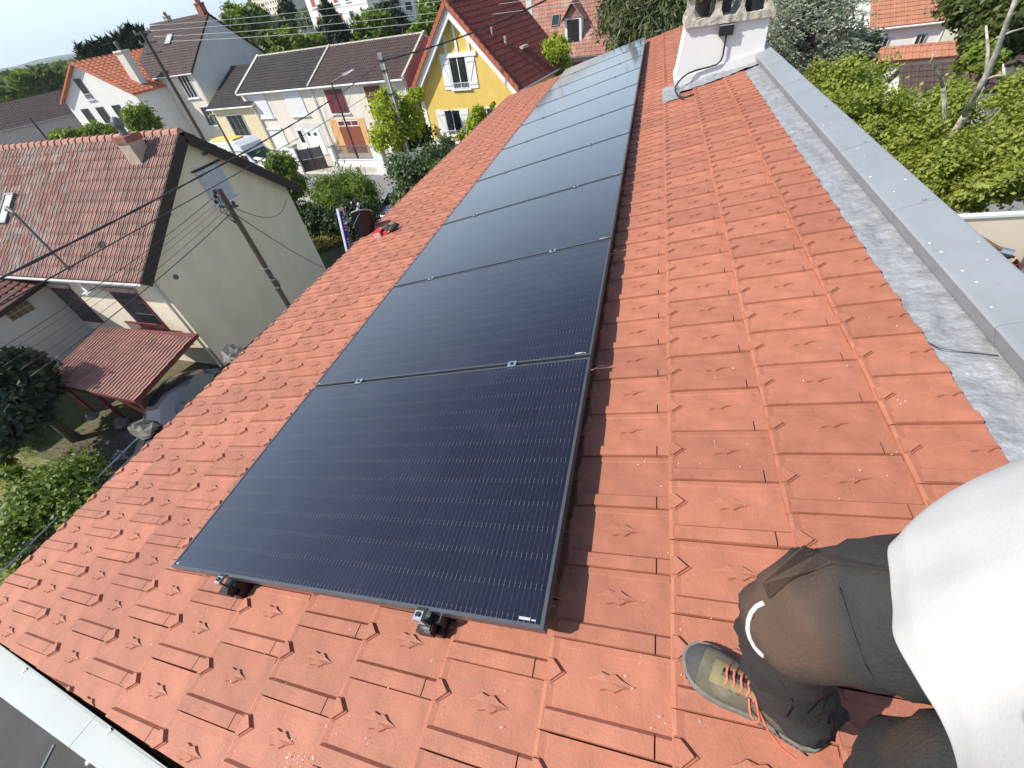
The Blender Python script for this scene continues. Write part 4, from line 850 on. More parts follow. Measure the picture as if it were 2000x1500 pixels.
# ---- apartment block and towers
def block(name, label, A, ang, W, D, H, m, cols, rows, x0, wz, ww, wh, dx, dz, fm=None, sm=None, group=None, cat='apartment block', redcols=(), face='front'):
    root = thing(name, label, cat, (A[0], A[1], G), math.radians(ang), group=group)
    s = MB(); s.box(0, W, 0, D, 0, H); s.build('wall', m, root); F = frame_on(root, face, W, D)
    for j in range(rows):
        for i in range(cols):
            a, b_ = x0 + i * dx, wz + j * dz
            s = MB(F); s.box(a, a + ww, b_, b_ + wh, .004, .03); s.box(a - .1, a + ww + .1, b_ - .14, b_ - .01, .004, .15); o = s.build('window', M['pvc'], root)
            p = MB(F); p.box(a + .1, a + ww - .1, b_ + .1, b_ + wh - .1, .031, .05); p.build('pane', M['wred2'] if i in redcols else M['pane'], o)
    s = MB(); s.box(-.2, W + .2, -.2, D + .2, H, H + .3); s.build('roof', M['concrete'], root)
    return root
M['wred2'] = rmat('brick_red_blind', (.42, .10, .09))
jA = atd(625, 85, 120)[:2]
block('apartment_block', 'white apartment block with brick red blinds rising behind the terraced pair', jA, -14, 16, 14, 15.5, M['white'], 4, 5, 1.4, 2.2, 1.25, 1.45, 3.1, 2.75, redcols=(0, 2))
block('apartment_block', 'second white apartment wing set back behind the dark conifer', jA + np.array([18.5, 3.0]), -14, 22, 12, 15.5, M['white'], 6, 4, 1.5, 2.0, 1.7, 1.35, 3.5, 2.8)
block('apartment_block', 'grey edged white apartment block behind the pines left of the yellow roof', jA + np.array([43.0, 2.0]), -14, 20, 12, 15, M['white'], 5, 4, 1.5, 2.0, 1.7, 1.35, 3.4, 2.8)
for k, (tx, dd) in enumerate(((512, 420), (548, 400))):
    tA = atd(tx, 60, dd)[:2]
    block('tower_block', ('far beige tower block, left one of the two', 'far beige tower block, right one of the two')[k], tA, -20, 22, 16, 46, rmat('beige_tower_%d' % k, (.66, .56, .46)), 8, 14, 1.2, 2, 1.3, 1.5, 2.6, 3.1, group='far tower blocks', cat='tower')
# small house with shallow orange hip roof in the trees
kA = atd(508, 66, 88)[:2]
kh = house_at('house', 'small cream house with pinkish brown roof among the trees below the towers', kA, -10, 8.5, 8, -3.6, -1.6, 'x', M['cream2'], rmat('pinkish_brown_roof', (.34, .19, .15)), ov=.5, ovg=.5, tw=.5, amp=.02)
for k, (px_, py_, dd, cc) in enumerate(((470, 40, 150, M['white']), (455, 52, 130, M['cream2']), (915, 30, 100, M['cream2']))):
    a_ = atd(px_, py_ + 12, dd)[:2]; house_at('house', ('distant pale house behind the tall house\'s roof edge', 'distant cream house with brown roof beyond the blank gable', 'pale house glimpsed left of the yellow house\'s ridge')[k], a_, -15, 8, 7, G + 4.5, G + 7, 'x', cc, M['r_brown'], tw=.6, ch_=.6, amp=.02)
# ---- right hand side
LA = np.array([13.75, 39.5]); M['r_orange2'] = rmat('faded_orange_roof', (0.40, 0.17, 0.10), var=.12, scale=2, island=.08)
l1 = house_at('house', 'white house with orange roof and two barred windows beyond the big green tree', LA, -4, 3.9 * 1.0, 7, -4.15, -1.9, 'x', M['white'], M['r_orange2'], ov=.25, ovg=.25, tw=.3, ch_=.35, amp=.01, gutter=True)
F = frame_on(l1, 'front', 3.9, 7); e = -4.15 - G
for x in (.55, 2.5): window(l1, F, x, e - 1.35, .55, .75, 'plain', nm=2, bars=True)
la_ = onz(1712, 98, -5.6)[:2]
for A_, W_, D_, ze, zr, lb in (((14.1, 38.0), 4.6, 1.3, -5.75, -5.35, 'low orange roofed lean-to in front of the white house'), ((18.5, 33.0), 8, 6, -5.6, -4.2, 'brown roofed low building right of the white house'), ((23.0, 36.0), 9, 7, -5.0, -3.6, 'white low building with brown roof at the right edge'), ((14.2, 33.0), 4.2, 3.5, -6.6, -5.7, 'small shed with dark brown roof half hidden by the green tree'), ((26, 58), 14, 9, -4.5, -2.5, 'far cream building with pale roof at the upper right')):
    house_at('outbuilding', lb, A_, -8, W_, D_, ze, zr, 'x', M['cream2'] if 'cream' in lb else M['white'], M['r_brown'] if 'brown' in lb else M['r_orange2'], ov=.2, ovg=.2, tw=.35, ch_=.4, amp=.02, gutter=False, cat='outbuilding')
# beige neighbouring wall close by, just past our parapet
nb_ = thing('building', 'beige rendered neighbouring building with pale coping just past the grey parapet', 'building', (7.0, 9.1, G))
p1 = onz(1845, 420, -1.6); p2 = onz(2000, 412, -1.6); dv = (p2 - p1) / np.linalg.norm(p2 - p1); pe = p1 + dv * 14; ps = p1 - dv * 1.0; bk = np.array([-dv[1], dv[0], 0]) * .06
s = MB(); s.prism([(ps[0], ps[1], G), (pe[0], pe[1], G), (pe[0] + bk[0], pe[1] + bk[1], G), (ps[0] + bk[0], ps[1] + bk[1], G)], (0, 0, -1.66 - G)); s.build('wall', M['beige'], nb_, world=True)
s = MB(); s.prism([(ps[0] - dv[1] * -.03, ps[1] - .02, -1.658), (pe[0], pe[1] - .02, -1.658), (pe[0] + bk[0], pe[1] + bk[1] + .01, -1.658), (ps[0] + bk[0], ps[1] + bk[1] + .01, -1.658)], (0, 0, .03)); s.build('coping', M['trim'], nb_, world=True)
# dark flat roof below the near verge
fr = thing('flat_roof', 'dark bitumen flat roof far below the white verge coping', 'flat roof', (-4.5, -1.2, -4.0))
s = MB(); s.box(-9.5, -1.0, -4.5, -1.02, G, -4.0); s.build('deck', rmat('bitumen', (.055, .052, .052), var=.25, scale=2, bump=.3, bscale=50), fr, world=True)
s = MB(); q1 = onz(104, 1455, -3.99); q2 = onz(60, 1540, -3.99); s.tube([q1, q2], .012, 4); s.build('seam', M['trim'], fr, world=True)
# ================================================================ vegetation
M['bark'] = mat('bark', (0.10, 0.075, 0.05), .95, var=.3, scale=8, bump=.5, bscale=30)
M['birch'] = mat('pale_bark', (0.42, 0.40, 0.33), .9, var=.35, scale=14, bump=.4, bscale=40, col2=(.16, .14, .10), thr=.56)
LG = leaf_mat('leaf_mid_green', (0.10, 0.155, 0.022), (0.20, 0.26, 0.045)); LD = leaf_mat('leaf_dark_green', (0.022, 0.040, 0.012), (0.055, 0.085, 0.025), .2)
LL = leaf_mat('leaf_lime', (0.26, 0.34, 0.03), (0.42, 0.48, 0.06), .4); LO = leaf_mat('leaf_olive', (0.06, 0.085, 0.02), (0.12, 0.15, 0.04)); LC = leaf_mat('needle_cedar', (0.19, 0.23, 0.165), (0.36, 0.39, 0.29), .12)
LT = leaf_mat('leaf_big_tree', (0.19, 0.235, 0.035), (0.38, 0.42, 0.09), .45); LH = leaf_mat('leaf_hedge', (0.11, 0.17, 0.02), (0.22, 0.28, 0.035), .3); LK = leaf_mat('leaf_laurel', (0.05, 0.085, 0.025), (0.13, 0.18, 0.07), .2)
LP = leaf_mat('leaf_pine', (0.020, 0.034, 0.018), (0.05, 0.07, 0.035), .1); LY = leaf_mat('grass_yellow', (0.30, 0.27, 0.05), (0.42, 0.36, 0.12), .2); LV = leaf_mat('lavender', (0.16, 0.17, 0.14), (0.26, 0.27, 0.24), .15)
def leaves(name, parent, blobs, n, size, mat_, clumps=24, cr=.22, asp=.55, up=.35, shell=.55, elong=1.0, hang=0.0, seed=None, kind=None):
    g = np.random.default_rng(seed if seed is not None else len(bpy.data.meshes))
    C_ = np.array([b[0] for b in blobs], float); Rr = np.array([b[1] if hasattr(b[1], '__len__') else (b[1],) * 3 for b in blobs], float)
    wgt = Rr.prod(1) ** (2 / 3); wgt /= wgt.sum(); nc = clumps * len(blobs)
    bi = g.choice(len(blobs), nc, p=wgt); d = g.normal(size=(nc, 3)); d /= np.linalg.norm(d, axis=1)[:, None]; rad = shell + (1 - shell) * g.random(nc) ** .7
    cc = C_[bi] + d * Rr[bi] * rad[:, None]; cs_ = g.uniform(.6, 1.35, nc)
    ci = g.integers(0, nc, n); off = g.normal(size=(n, 3)); P = cc[ci] + off * (Rr[bi[ci]] * cr * cs_[ci][:, None])
    outw = P - C_[bi[ci]]; outw /= np.linalg.norm(outw, axis=1)[:, None] + 1e-6
    N_ = outw * .55 + g.normal(size=(n, 3)) * .55 + np.array([0, 0, up]); N_ /= np.linalg.norm(N_, axis=1)[:, None]
    T_ = np.cross(N_, g.normal(size=(n, 3)) + np.array([0, 0, hang])) if hang == 0 else g.normal(size=(n, 3)) * .5 + np.array([0, 0, hang])
    T_ -= N_ * (T_ * N_).sum(1)[:, None]; T_ /= np.linalg.norm(T_, axis=1)[:, None] + 1e-6; B_ = np.cross(N_, T_)
    s = size * g.uniform(.6, 1.35, n)[:, None]; a = T_ * s * elong; b_ = B_ * s * asp; dn = N_ * s * .18
    V = np.stack([P - a, P - a * .1 + b_ - dn, P + a, P - a * .1 - b_ - dn], 1).reshape(-1, 3)
    I = np.array(wm(parent).inverted()) if parent else np.eye(4); V = V @ I[:3, :3].T + I[:3, 3]
    m = bpy.data.meshes.new(name); m.vertices.add(n * 4); m.vertices.foreach_set('co', V.astype(np.float32).ravel()); m.loops.add(n * 4); m.loops.foreach_set('vertex_index', np.arange(n * 4, dtype=np.int32))
    m.polygons.add(n); m.polygons.foreach_set('loop_start', np.arange(0, n * 4, 4, dtype=np.int32)); m.polygons.foreach_set('loop_total', np.full(n, 4, np.int32)); m.update(calc_edges=True); m.materials.append(mat_)
    o = bpy.data.objects.new(name, m); COL.objects.link(o)
    if parent: o.parent = parent
    return tag(o, kind=kind)
def blob(px_, py_, d, r, sq=(1, 1, 1)):
    P = atd(px_, py_, d); dep = (RC @ (P - CAM))[2]; rr = r * dep / FPX; return (P, (rr * sq[0], rr * sq[1], rr * sq[2]))
def blobz(px_, py_, z, r, sq=(1, 1, 1)):
    P = onz(px_, py_, z); dep = (RC @ (P - CAM))[2]; rr = r * dep / FPX; return (P, (rr * sq[0], rr * sq[1], rr * sq[2]))
def tree(label, blobs, n, size, lm, base=None, name='tree', cat='tree', group=None, bark='bark', tr=.16, cname='crown', **k):
    c = np.mean([b[0] for b in blobs], 0); base = base if base is not None else (c[0], c[1]); root = thing(name, label, cat, (base[0], base[1], G), group=group)
    ztop = max(b[0][2] for b in blobs); fork = G + (min(b[0][2] - b[1][2] * .4 for b in blobs) - G) * .75; fork = max(fork, G + .25)
    t = MB(); t.tube([(base[0], base[1], G - .1), (base[0] * .5 + c[0] * .5, base[1] * .5 + c[1] * .5, (G + fork) / 2), (c[0], c[1], fork)], tr, 8, rs=[tr * 1.3, tr, tr * .8]); t.build('trunk', M[bark], root, world=True, smooth=True)
    b_ = MB()
    for P, R_ in blobs:
        p0 = Vector((c[0], c[1], fork)); p1 = Vector(P); mid = p0.lerp(p1, .5) + Vector((jit(.2), jit(.2), .15 * R_[2])); b_.tube([p0, mid, p1], tr * .4, 5, rs=[tr * .6, tr * .35, tr * .12])
        for q in range(4): e_ = p1 + Vector((random.gauss(0, .6) * R_[0], random.gauss(0, .6) * R_[1], random.uniform(-.2, .8) * R_[2])); b_.tube([mid, mid.lerp(e_, .6), e_], tr * .15, 4, rs=[tr * .22, tr * .12, tr * .04])
    b_.build('branches', M[bark], root, world=True, kind='stuff')
    leaves(cname, root, blobs, n, size, lm, **k); return root
def conifer(label, px_, ytop, ybot, d, w, n, size, lm, group=None, name='conifer', tiers=9):
    P1 = atd(px_[0], ytop, d); P0 = atd(px_[1], ybot, d); x, y = P0[0], P0[1]; P0[2] = max(G + .3, min(P0[2], P1[2] - 2)); zt_ = P1[2]; dep = (RC @ (P0 - CAM))[2]; wr_ = w * dep / FPX
    root = thing(name, label, 'conifer', (x, y, G), group=group); t = MB(); t.tube([(x, y, G), (x, y, zt_)], .2, 7, rs=[.22, .04]); t.build('trunk', M['bark'], root, world=True)
    bl = []
    for k in range(tiers):
        f = k / (tiers - 1); z = P0[2] + (zt_ - P0[2]) * (f * .96); r = wr_ * (1.0 - f) ** .8 + .12 * wr_; m_ = max(3, int(9 * (1 - f)))
        for q in range(m_): w_ = 2 * math.pi * q / m_ + k * .7; bl.append(((x + r * .62 * math.cos(w_), y + r * .62 * math.sin(w_), z - .1 * r), (r * .45, r * .45, max(.3, (zt_ - P0[2]) / tiers * .42))))
    leaves('crown', root, bl, n, size, lm, clumps=5, cr=.45, shell=.2, asp=.28, elong=1.3, hang=-.9); return root
# distant wood band and field trees
for i, (x, y) in enumerate(((8, 190), (30, 172), (52, 178), (75, 165), (100, 168), (125, 150), (45, 163), (5, 175), (138, 148), (95, 155))):
    tree(['round dark tree at the left frame edge beyond the meadow', 'olive tree beyond the meadow, second from the left frame edge', 'dark tree mid clump beyond the meadow', 'olive tree lowest on the meadow\'s far edge', 'dark tree beyond the meadow right of the clump\'s middle', 'olive tree nearest the orange roofed white house beyond the meadow', 'dark tree behind the clump beyond the meadow, against the hill', 'olive tree highest at the left frame edge', 'small dark tree closest to the orange roof\'s peak', 'olive tree behind the right part of the clump'][i], [blob(x, y, 150 + (i % 3) * 18, 16 + (i * 7) % 7, (1, 1, .8))], 1100, .75, LO if i % 2 else LG, group='trees beyond the meadow', clumps=30)
for i in range(9):
    x = 172 + i * 13.5; y0 = 97 - i * 5.6; conifer('dark conifer on the skyline behind the orange roof, %s of the row' % ['leftmost', 'second from left', 'third from left', 'fourth from left', 'middle one', 'fourth from right', 'third from right', 'second from right', 'rightmost'][i], (x, x + 3), y0 - 8, y0 + 26, 105, 11, 700, .7, LP, group='row of dark conifers on the skyline', tiers=5)
wood = leaves('woodland', None, [(atd(x, y, dd), (dd * .10, dd * .10, 3.2)) for x, y, dd in ((-40, 172, 330), (30, 160, 360), (90, 146, 330), (150, 132, 380), (215, 118, 330), (300, 98, 380), (380, 78, 340), (440, 62, 300), (480, 52, 420), (560, 40, 330), (-120, 190, 300), (640, 30, 300), (760, 10, 260), (900, -8, 250))], 16000, 1.9, LO, clumps=60, cr=.12, shell=.0, kind='stuff')
# trees between the houses, one by one
tree('bright and dark green tree right of the tall house\'s gable', [blob(470, 52, 100, 26), blob(500, 38, 102, 20), blob(455, 35, 108, 18)], 5000, .42, LG)
tree('dark green tree in front of the small pinkish roof', [blob(480, 92, 80, 13), blob(520, 80, 78, 13)], 2600, .35, LO)
tree('light green spreading shrub tree behind the dark terraced roof', [blob(545, 92, 66, 20), blob(580, 90, 66, 24), blob(615, 88, 67, 18)], 6000, .27, LH)
tree('tall dark tree left of the apartment block', [blob(562, 50, 90, 13), blob(560, 18, 92, 13), blob(570, 78, 88, 13)], 3200, .34, LD)
conifer('narrow dark cypress standing in front of the white apartment block', (636, 662), -18, 92, 70, 30, 9000, .30, LP, name='cypress', tiers=13)
tree('wide green tree behind the brown terraced roof', [blob(712, 66, 72, 20), blob(740, 62, 70, 24), blob(728, 42, 76, 16), blob(700, 84, 68, 12)], 9000, .30, LG)
conifer('broad dark pine rising above the brown terraced roof', (770, 775), -30, 85, 76, 42, 8000, .36, LP, name='pine', tiers=9)
tree('green tree between the pine and the yellow house', [blob(835, 55, 62, 22), blob(845, 20, 66, 20), blob(815, 85, 60, 18)], 6500, .28, LG)
tree('tree tops above the yellow house\'s ridge', [blob(895, 5, 75, 24), blob(925, -10, 78, 22)], 3600, .34, LO)
tree('dark tree between the yellow roof and the brick-tiled roof', [blob(985, 12, 60, 18), blob(975, 45, 58, 10)], 3000, .28, LD)
tree('lime green shrub between the wine red roof and the white post', [blob(1080, 105, 42, 25), blob(1062, 125, 41, 18), blob(1100, 125, 42, 18), blob(1090, 88, 43, 18)], 7000, .13, LL, name='shrub', cat='shrub')
tree('lime green climbing shrub beside the concrete pole', [blob(760, 190, 36.5, 16), blob(752, 220, 36, 24), blob(765, 255, 35.5, 28), blob(795, 215, 37, 18), blob(808, 240, 36, 20), blob(740, 275, 35.5, 16), blob(812, 180, 38, 12)], 9000, .13, LL, name='shrub', cat='shrub', cr=.3)
tree('dark green shrub behind the concrete pole', [blob(812, 270, 37, 28), blob(790, 285, 36.5, 22)], 5000, .13, LD, name='shrub', cat='shrub')
tree('lime green climber against the yellow wall', [blob(925, 248, 31.5, 15), blob(935, 225, 31.8, 13), blob(905, 265, 31.2, 10), blob(962, 205, 32, 6)], 4200, .10, LL, name='climber', cat='climber', tr=.05)
tree('glossy laurel bush in front of the white gate', [blob(800, 350, 27.5, 32), blob(835, 315, 29, 32), blob(868, 300, 30, 24), blob(795, 390, 26, 24), blob(780, 330, 28.5, 22), blob(850, 350, 27, 26)], 11000, .11, LK, name='laurel_bush', cat='bush', cr=.25, shell=.7)
tree('feathery green bush left of the street lamp foot', [blob(638, 382, 29, 26), blob(665, 408, 27.5, 24)], 12000, .10, LG, name='bush', cat='bush', asp=.3, elong=1.5, cr=.3, hang=.8)
tree('feathery green bush right of the street lamp foot', [blob(690, 362, 29.5, 28), blob(712, 392, 28, 30), blob(672, 372, 29, 18)], 13000, .10, LG, name='bush', cat='bush', asp=.3, elong=1.5, cr=.3, hang=.8)
tree('green thuja hedge bush behind the cream gable\'s corner', [blob(548, 330, 31, 26), blob(565, 362, 30, 24), blob(540, 350, 31, 20)], 7000, .13, LG, name='bush', cat='bush', asp=.35, hang=.8)
tree('rounded green hedge shrub nearest the low pink and white house', [blob(135, 268, 56, 18, (1.3, 1, .8)), blob(115, 270, 57, 12)], 5000, .17, LH, name='hedge_shrub', cat='hedge', asp=.35)
tree('rounded green hedge shrub in the middle before the white house', [blob(202, 258, 55, 19, (1.3, 1, .8)), blob(182, 264, 55, 13)], 5000, .17, LH, name='hedge_shrub', cat='hedge', asp=.35)
tree('dark rounded shrub behind the metal chimney cowl', [blob(278, 238, 53, 22), blob(262, 236, 53, 16)], 6500, .17, LH, name='hedge_shrub', cat='hedge', asp=.35)
tree('yellow green bush at the left edge above the clay roof', [blob(0, 385, 34, 16), blob(-12, 400, 33, 16)], 1500, .14, LH, name='bush', cat='bush')
# garden below the eave
tree('leafy green bush in the garden below the eave', [blobz(105, 960, G + 1.0, 62, (1, 1, .7)), blobz(60, 1000, G + .8, 50, (1, 1, .7)), blobz(165, 925, G + .9, 34, (1, 1, .7)), blobz(150, 990, G + .7, 44, (1, 1, .7)), blobz(30, 930, G + .9, 26), blobz(40, 1060, G + .6, 40)], 16000, .075, LG, name='bush', cat='bush', cr=.24, up=.6, tr=.06)
tree('small bright green bush at the frame\'s left edge in the garden', [blobz(2, 890, G + 1.2, 20)], 900, .08, LG, name='bush', cat='bush', tr=.04)
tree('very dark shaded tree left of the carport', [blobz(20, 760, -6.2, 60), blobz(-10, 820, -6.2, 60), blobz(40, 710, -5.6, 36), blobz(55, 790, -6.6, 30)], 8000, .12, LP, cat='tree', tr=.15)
tree('grey lavender bush by the wire fence', [blobz(165, 965, G + .5, 34, (1, 1, .6)), blobz(130, 1010, G + .5, 34, (1, 1, .6)), blobz(90, 1060, G + .4, 26, (1, 1, .6))], 6000, .10, LV, name='lavender_bush', cat='bush', asp=.1, elong=1.6, hang=1.0, tr=.03)
tree('dry yellow shrub beside the bucket', [blobz(640, 468, G + .35, 22, (1, 1, .5)), blobz(615, 480, G + .3, 14, (1, 1, .5))], 3500, .06, LY, name='shrub', cat='shrub', tr=.03)
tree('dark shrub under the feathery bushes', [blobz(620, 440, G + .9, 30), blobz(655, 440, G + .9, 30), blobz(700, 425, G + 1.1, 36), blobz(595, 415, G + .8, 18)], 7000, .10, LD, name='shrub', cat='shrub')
gg = leaves('grass', None, [((x, y, G + .02), (1.7, 1.4, .05)) for x in np.arange(-22, -10, 2.0) for y in np.arange(-3, 4.5, 1.8)], 20000, .07, LY if False else LO, clumps=40, cr=.15, asp=.15, elong=1.3, hang=1.0, shell=0, kind='stuff')
# dark conifer mass left of our chimney
tree('big dark green cypress mass left of the chimney', [blob(1300, 30, 20, 62), blob(1250, 60, 21, 50), blob(1320, 70, 19, 50), blob(1235, 10, 22, 48), blob(1290, -40, 20, 60), blob(1350, 20, 19, 50), blob(1240, 110, 20, 40)], 30000, .10, leaf_mat('leaf_cypress', (0.045, 0.065, 0.022), (0.12, 0.14, 0.055), .15), name='cypress', cat='tree', asp=.3, elong=1.5, cr=.3, hang=-.6, shell=.6, tr=.2)
# the big light green tree right of the parapet
bt = [(1640, 180, 12.2, 52), (1690, 165, 12.8, 40), (1620, 240, 10.8, 46), (1690, 250, 11.2, 58), (1765, 230, 12.2, 38), (1770, 290, 11, 60), (1840, 240, 12, 58), (1850, 185, 13, 26), (1830, 330, 10.2, 52), (1900, 300, 10.8, 58), (1960, 250, 11.6, 56), (1930, 370, 9.8, 42), (1870, 385, 9.4, 30), (1980, 330, 10.6, 50), (1990, 190, 13, 40), (1740, 330, 10.4, 36), (1675, 125, 14, 20), (2050, 260, 11, 60), (2030, 340, 10.4, 50), (1590, 160, 12.5, 30)]
bb = [blob(*q) for q in bt]
big = tree('big light green tree with pale limbs crowding over the parapet', bb, 105000, .037, LT, base=(6.6, 12.4), bark='birch', tr=.14, clumps=26, cr=.19, shell=.30, asp=.6, up=.5, seed=5)
lim = MB()
def limb(pts, r0, r1): Q = [Vector(atd(*p)) for p in pts]; lim.tube(Q, r0, 7, rs=list(np.linspace(r0, r1, len(Q))))
limb([(1885, 225, 10.4), (1925, 150, 10.2), (1945, 105, 10.1), (1968, 40, 9.9), (1995, -30, 9.7)], .045, .022); limb([(1925, 150, 10.2), (1930, 100, 10.2), (1926, 50, 10.3)], .03, .012); limb([(1945, 75, 10.1), (1975, 62, 10.2), (2010, 52, 10.3)], .018, .008); limb([(1915, 158, 10.2), (1945, 148, 10.2), (1965, 146, 10.2)], .02, .008)
limb([(1842, 170, 10.6), (1832, 140, 10.5), (1818, 120, 10.4), (1828, 100, 10.3)], .025, .010); limb([(1885, 225, 10.4), (1840, 300, 11.5), (1800, 420, 12.5)], .05, .10); limb([(1842, 170, 10.6), (1850, 260, 11.5), (1845, 300, 11.6)], .027, .06)
lim.build('pale_limbs', M['birch'], big, world=True, smooth=True, kind='stuff')
# twigs that stick out of the crown
for q in ((1800, 105, 10.8), (1735, 120, 11.8), (1685, 140, 11.6), (1955, 95, 10.6), (1610, 175, 11.2)): pass
tree('dark broad-leaved tree beneath the cedar', [blob(1640, 130, 17, 44), blob(1665, 100, 18, 36), blob(1600, 170, 15, 34), blob(1560, 190, 14, 26)], 15000, .075, LD, cat='tree', name='tree')
tree('sunlit green tree at the upper right behind the bare limbs', [blob(1915, 10, 30, 40), blob(1895, -25, 32, 40), blob(1940, 45, 29, 28), blob(1890, 85, 27, 13), blob(1965, 20, 31, 42), blob(1910, 95, 26, 12)], 13000, .14, LO, name='tree')
tree('dark green tree in the upper right corner', [blob(1985, 40, 34, 50), blob(2030, 0, 34, 60), blob(1960, 70, 33, 26)], 7000, .17, LD, name='tree')
tree('bright small tree right of the white house with orange roof', [blob(1900, 110, 24, 20), blob(1935, 120, 23, 18)], 3500, .10, LH, name='tree')
# cedar: level boughs of grey green needles
cdr = thing('cedar', 'silvery grey cedar with drooping level boughs behind the parapet end', 'cedar', (3.75, 14.0, G))
cx_, cy_ = 3.75, 14.0; t = MB(); t.tube([(cx_, cy_, G), (cx_ - .1, cy_, -3), (cx_, cy_, 3.5)], .3, 9, rs=[.38, .26, .08]); t.build('trunk', M['bark'], cdr, world=True)
bo = MB(); V = []; g = np.random.default_rng(3)
for k in range(150):
    f = g.random(); z0 = -4.2 + 6.6 * f; w_ = g.uniform(0, 2 * math.pi); ln = (3.1 - 1.9 * f) * g.uniform(.7, 1.05)
    if g.random() < .55: w_ = g.uniform(math.pi * .95, math.pi * 1.7)
    d_ = np.array([math.cos(w_), math.sin(w_), 0]); s_ = np.array([-d_[1], d_[0], 0]); pts = []
    for j in range(9): u = j / 8; pts.append(np.array([cx_, cy_, z0]) + d_ * ln * u + np.array([0, 0, .35 * u - .85 * u * u]) * 1.1)
    bo.tube(pts, .04, 4, rs=list(np.linspace(.055, .01, 9)))
    for j in range(2, 9):
        for sd in (-1, 1):
            for rep in range(2):
                u = (j + g.random()) / 9; p = np.array([cx_, cy_, z0]) + d_ * ln * u + np.array([0, 0, .35 * u - .85 * u * u]) * 1.1; L_ = (.30 + .75 * (1 - abs(u - .55))) * g.uniform(.5, 1.0) * .8; dd = s_ * sd * .85 + d_ * .6 + np.array([0, 0, -.12]); dd /= np.linalg.norm(dd)
                nseg = int(L_ / .045)
                for q in range(nseg):
                    c_ = p + dd * L_ * q / nseg + np.array([0, 0, -.10 * (q / nseg) ** 2 * L_]); 
                    for rr in range(2):
                        a_ = g.normal(size=3); a_[2] = abs(a_[2]) * .6; a_ /= np.linalg.norm(a_); a_ = a_ * .055 + dd * .018; b_ = np.cross(a_, g.normal(size=3)); b_ = b_ / (np.linalg.norm(b_) + 1e-9) * .014
                        V.append((c_ - b_, c_ + a_ - b_ * .2, c_ + a_ * 1.05, c_ + b_))
V = np.array(V, float).reshape(-1, 3); n = len(V) // 4; I = np.array(wm(cdr).inverted()); V = V @ I[:3, :3].T + I[:3, 3]
m = bpy.data.meshes.new('needles'); m.vertices.add(n * 4); m.vertices.foreach_set('co', V.astype(np.float32).ravel()); m.loops.add(n * 4); m.loops.foreach_set('vertex_index', np.arange(n * 4, dtype=np.int32)); m.polygons.add(n); m.polygons.foreach_set('loop_start', np.arange(0, n * 4, 4, dtype=np.int32)); m.polygons.foreach_set('loop_total', np.full(n, 4, np.int32)); m.update(calc_edges=True); m.materials.append(LC)
o = bpy.data.objects.new('needles', m); COL.objects.link(o); o.parent = cdr; bo.build('boughs', M['bark'], cdr, world=True, kind='stuff')

# ================================================================ street furniture, poles, wires
def zv_(px_, py_, P): d = ray(px_, py_); h = d[:2]; t = ((np.array(P)[:2] - CAM[:2]) @ h) / (h @ h); return float(CAM[2] + d[2] * t)
def mid_pt(px_, py_, P): return np.array([P[0], P[1], zv_(px_, py_, P)])
def pole(label, base, ztop, w0, w1, m, name='utility_pole', cat='pole', round_=False, group=None):
    root = thing(name, label, cat, (base[0], base[1], G), group=group); t = MB()
    if round_: t.tube([(0, 0, 0), (0, 0, ztop - G)], w0, 10, rs=[w0, w1])
    else: t.hexa([(-w0, -w0 * .7, 0), (w0, -w0 * .7, 0), (w0, w0 * .7, 0), (-w0, w0 * .7, 0)], [(-w1, -w1 * .7, ztop - G), (w1, -w1 * .7, ztop - G), (w1, w1 * .7, ztop - G), (-w1, w1 * .7, ztop - G)])
    t.build('post', m, root); return root
M['wire_pale'] = mat('wire_pale', (.55, .55, .52), .6); M['metalbrown'] = mat('brown_gate', (.07, .055, .045), .6)
M['pole_c'] = mat('pole_concrete', (0.27, 0.26, 0.24), .9, var=.15, scale=4); M['pole_w'] = mat('pole_wood', (0.075, 0.058, 0.045), .9, var=.25, scale=3, stretch=(6, 6, .6)); M['ceramic'] = mat('insulator', (.35, .33, .3), .4)
P1 = atd(795, 295, 35.5); z1 = zv_(740, 103, P1); p1 = pole('grey concrete pole carrying the thick twisted cable in front of the brown roof', P1, z1, .20, .15, M['pole_c'])
t = MB(); t.tube([(P1[0] + .17, P1[1] - .12, G), (P1[0] + .13, P1[1] - .1, z1 - .5)], .035, 6); t.build('cable_duct', M['trim'], p1, world=True)
for dz in (.35, .9, 2.2): t = MB(); t.box(P1[0] - .22, P1[0] + .22, P1[1] - .18, P1[1] + .18, z1 - dz - .06, z1 - dz); t.build('band', M['darkmetal'], p1, world=True)
P2 = onz(706, 327, G); z2 = zv_(652, 160, P2); p2 = pole('black street lamp with flat grey head in front of the wine red shutters', P2, z2, .075, .055, M['darkmetal'], 'street_lamp', 'street lamp', True)
tip = np.array(atd(676, 144, np.linalg.norm(P2[:2]) - .2)); t = MB(); t.tube([(P2[0], P2[1], z2), tip], .045, 6); t.build('arm', M['darkmetal'], p2, world=True)
dv_ = Vector(atd(690, 137, np.linalg.norm(P2[:2]) - .3)) - Vector(tip); t = MB(); q = Vector(tip); q = q - dv_ * .3; dv_ = dv_ * 1.35; t.hexa([q + Vector((0, -.26, -.06)), q + dv_ + Vector((0, -.18, 0)), q + dv_ + Vector((0, .18, 0)), q + Vector((0, .26, -.06))], [q + Vector((0, -.24, .12)), q + dv_ + Vector((0, -.14, .07)), q + dv_ + Vector((0, .14, .07)), q + Vector((0, .24, .12))]); t.build('lamp_head', M['trim'], p2, world=True)
P3 = atd(392, 262, 50); z3 = zv_(284, 58, P3); p3 = pole('tall dark pole with crossarms in front of the dark brown roof', P3, z3, .16, .12, M['pole_w'], round_=True)
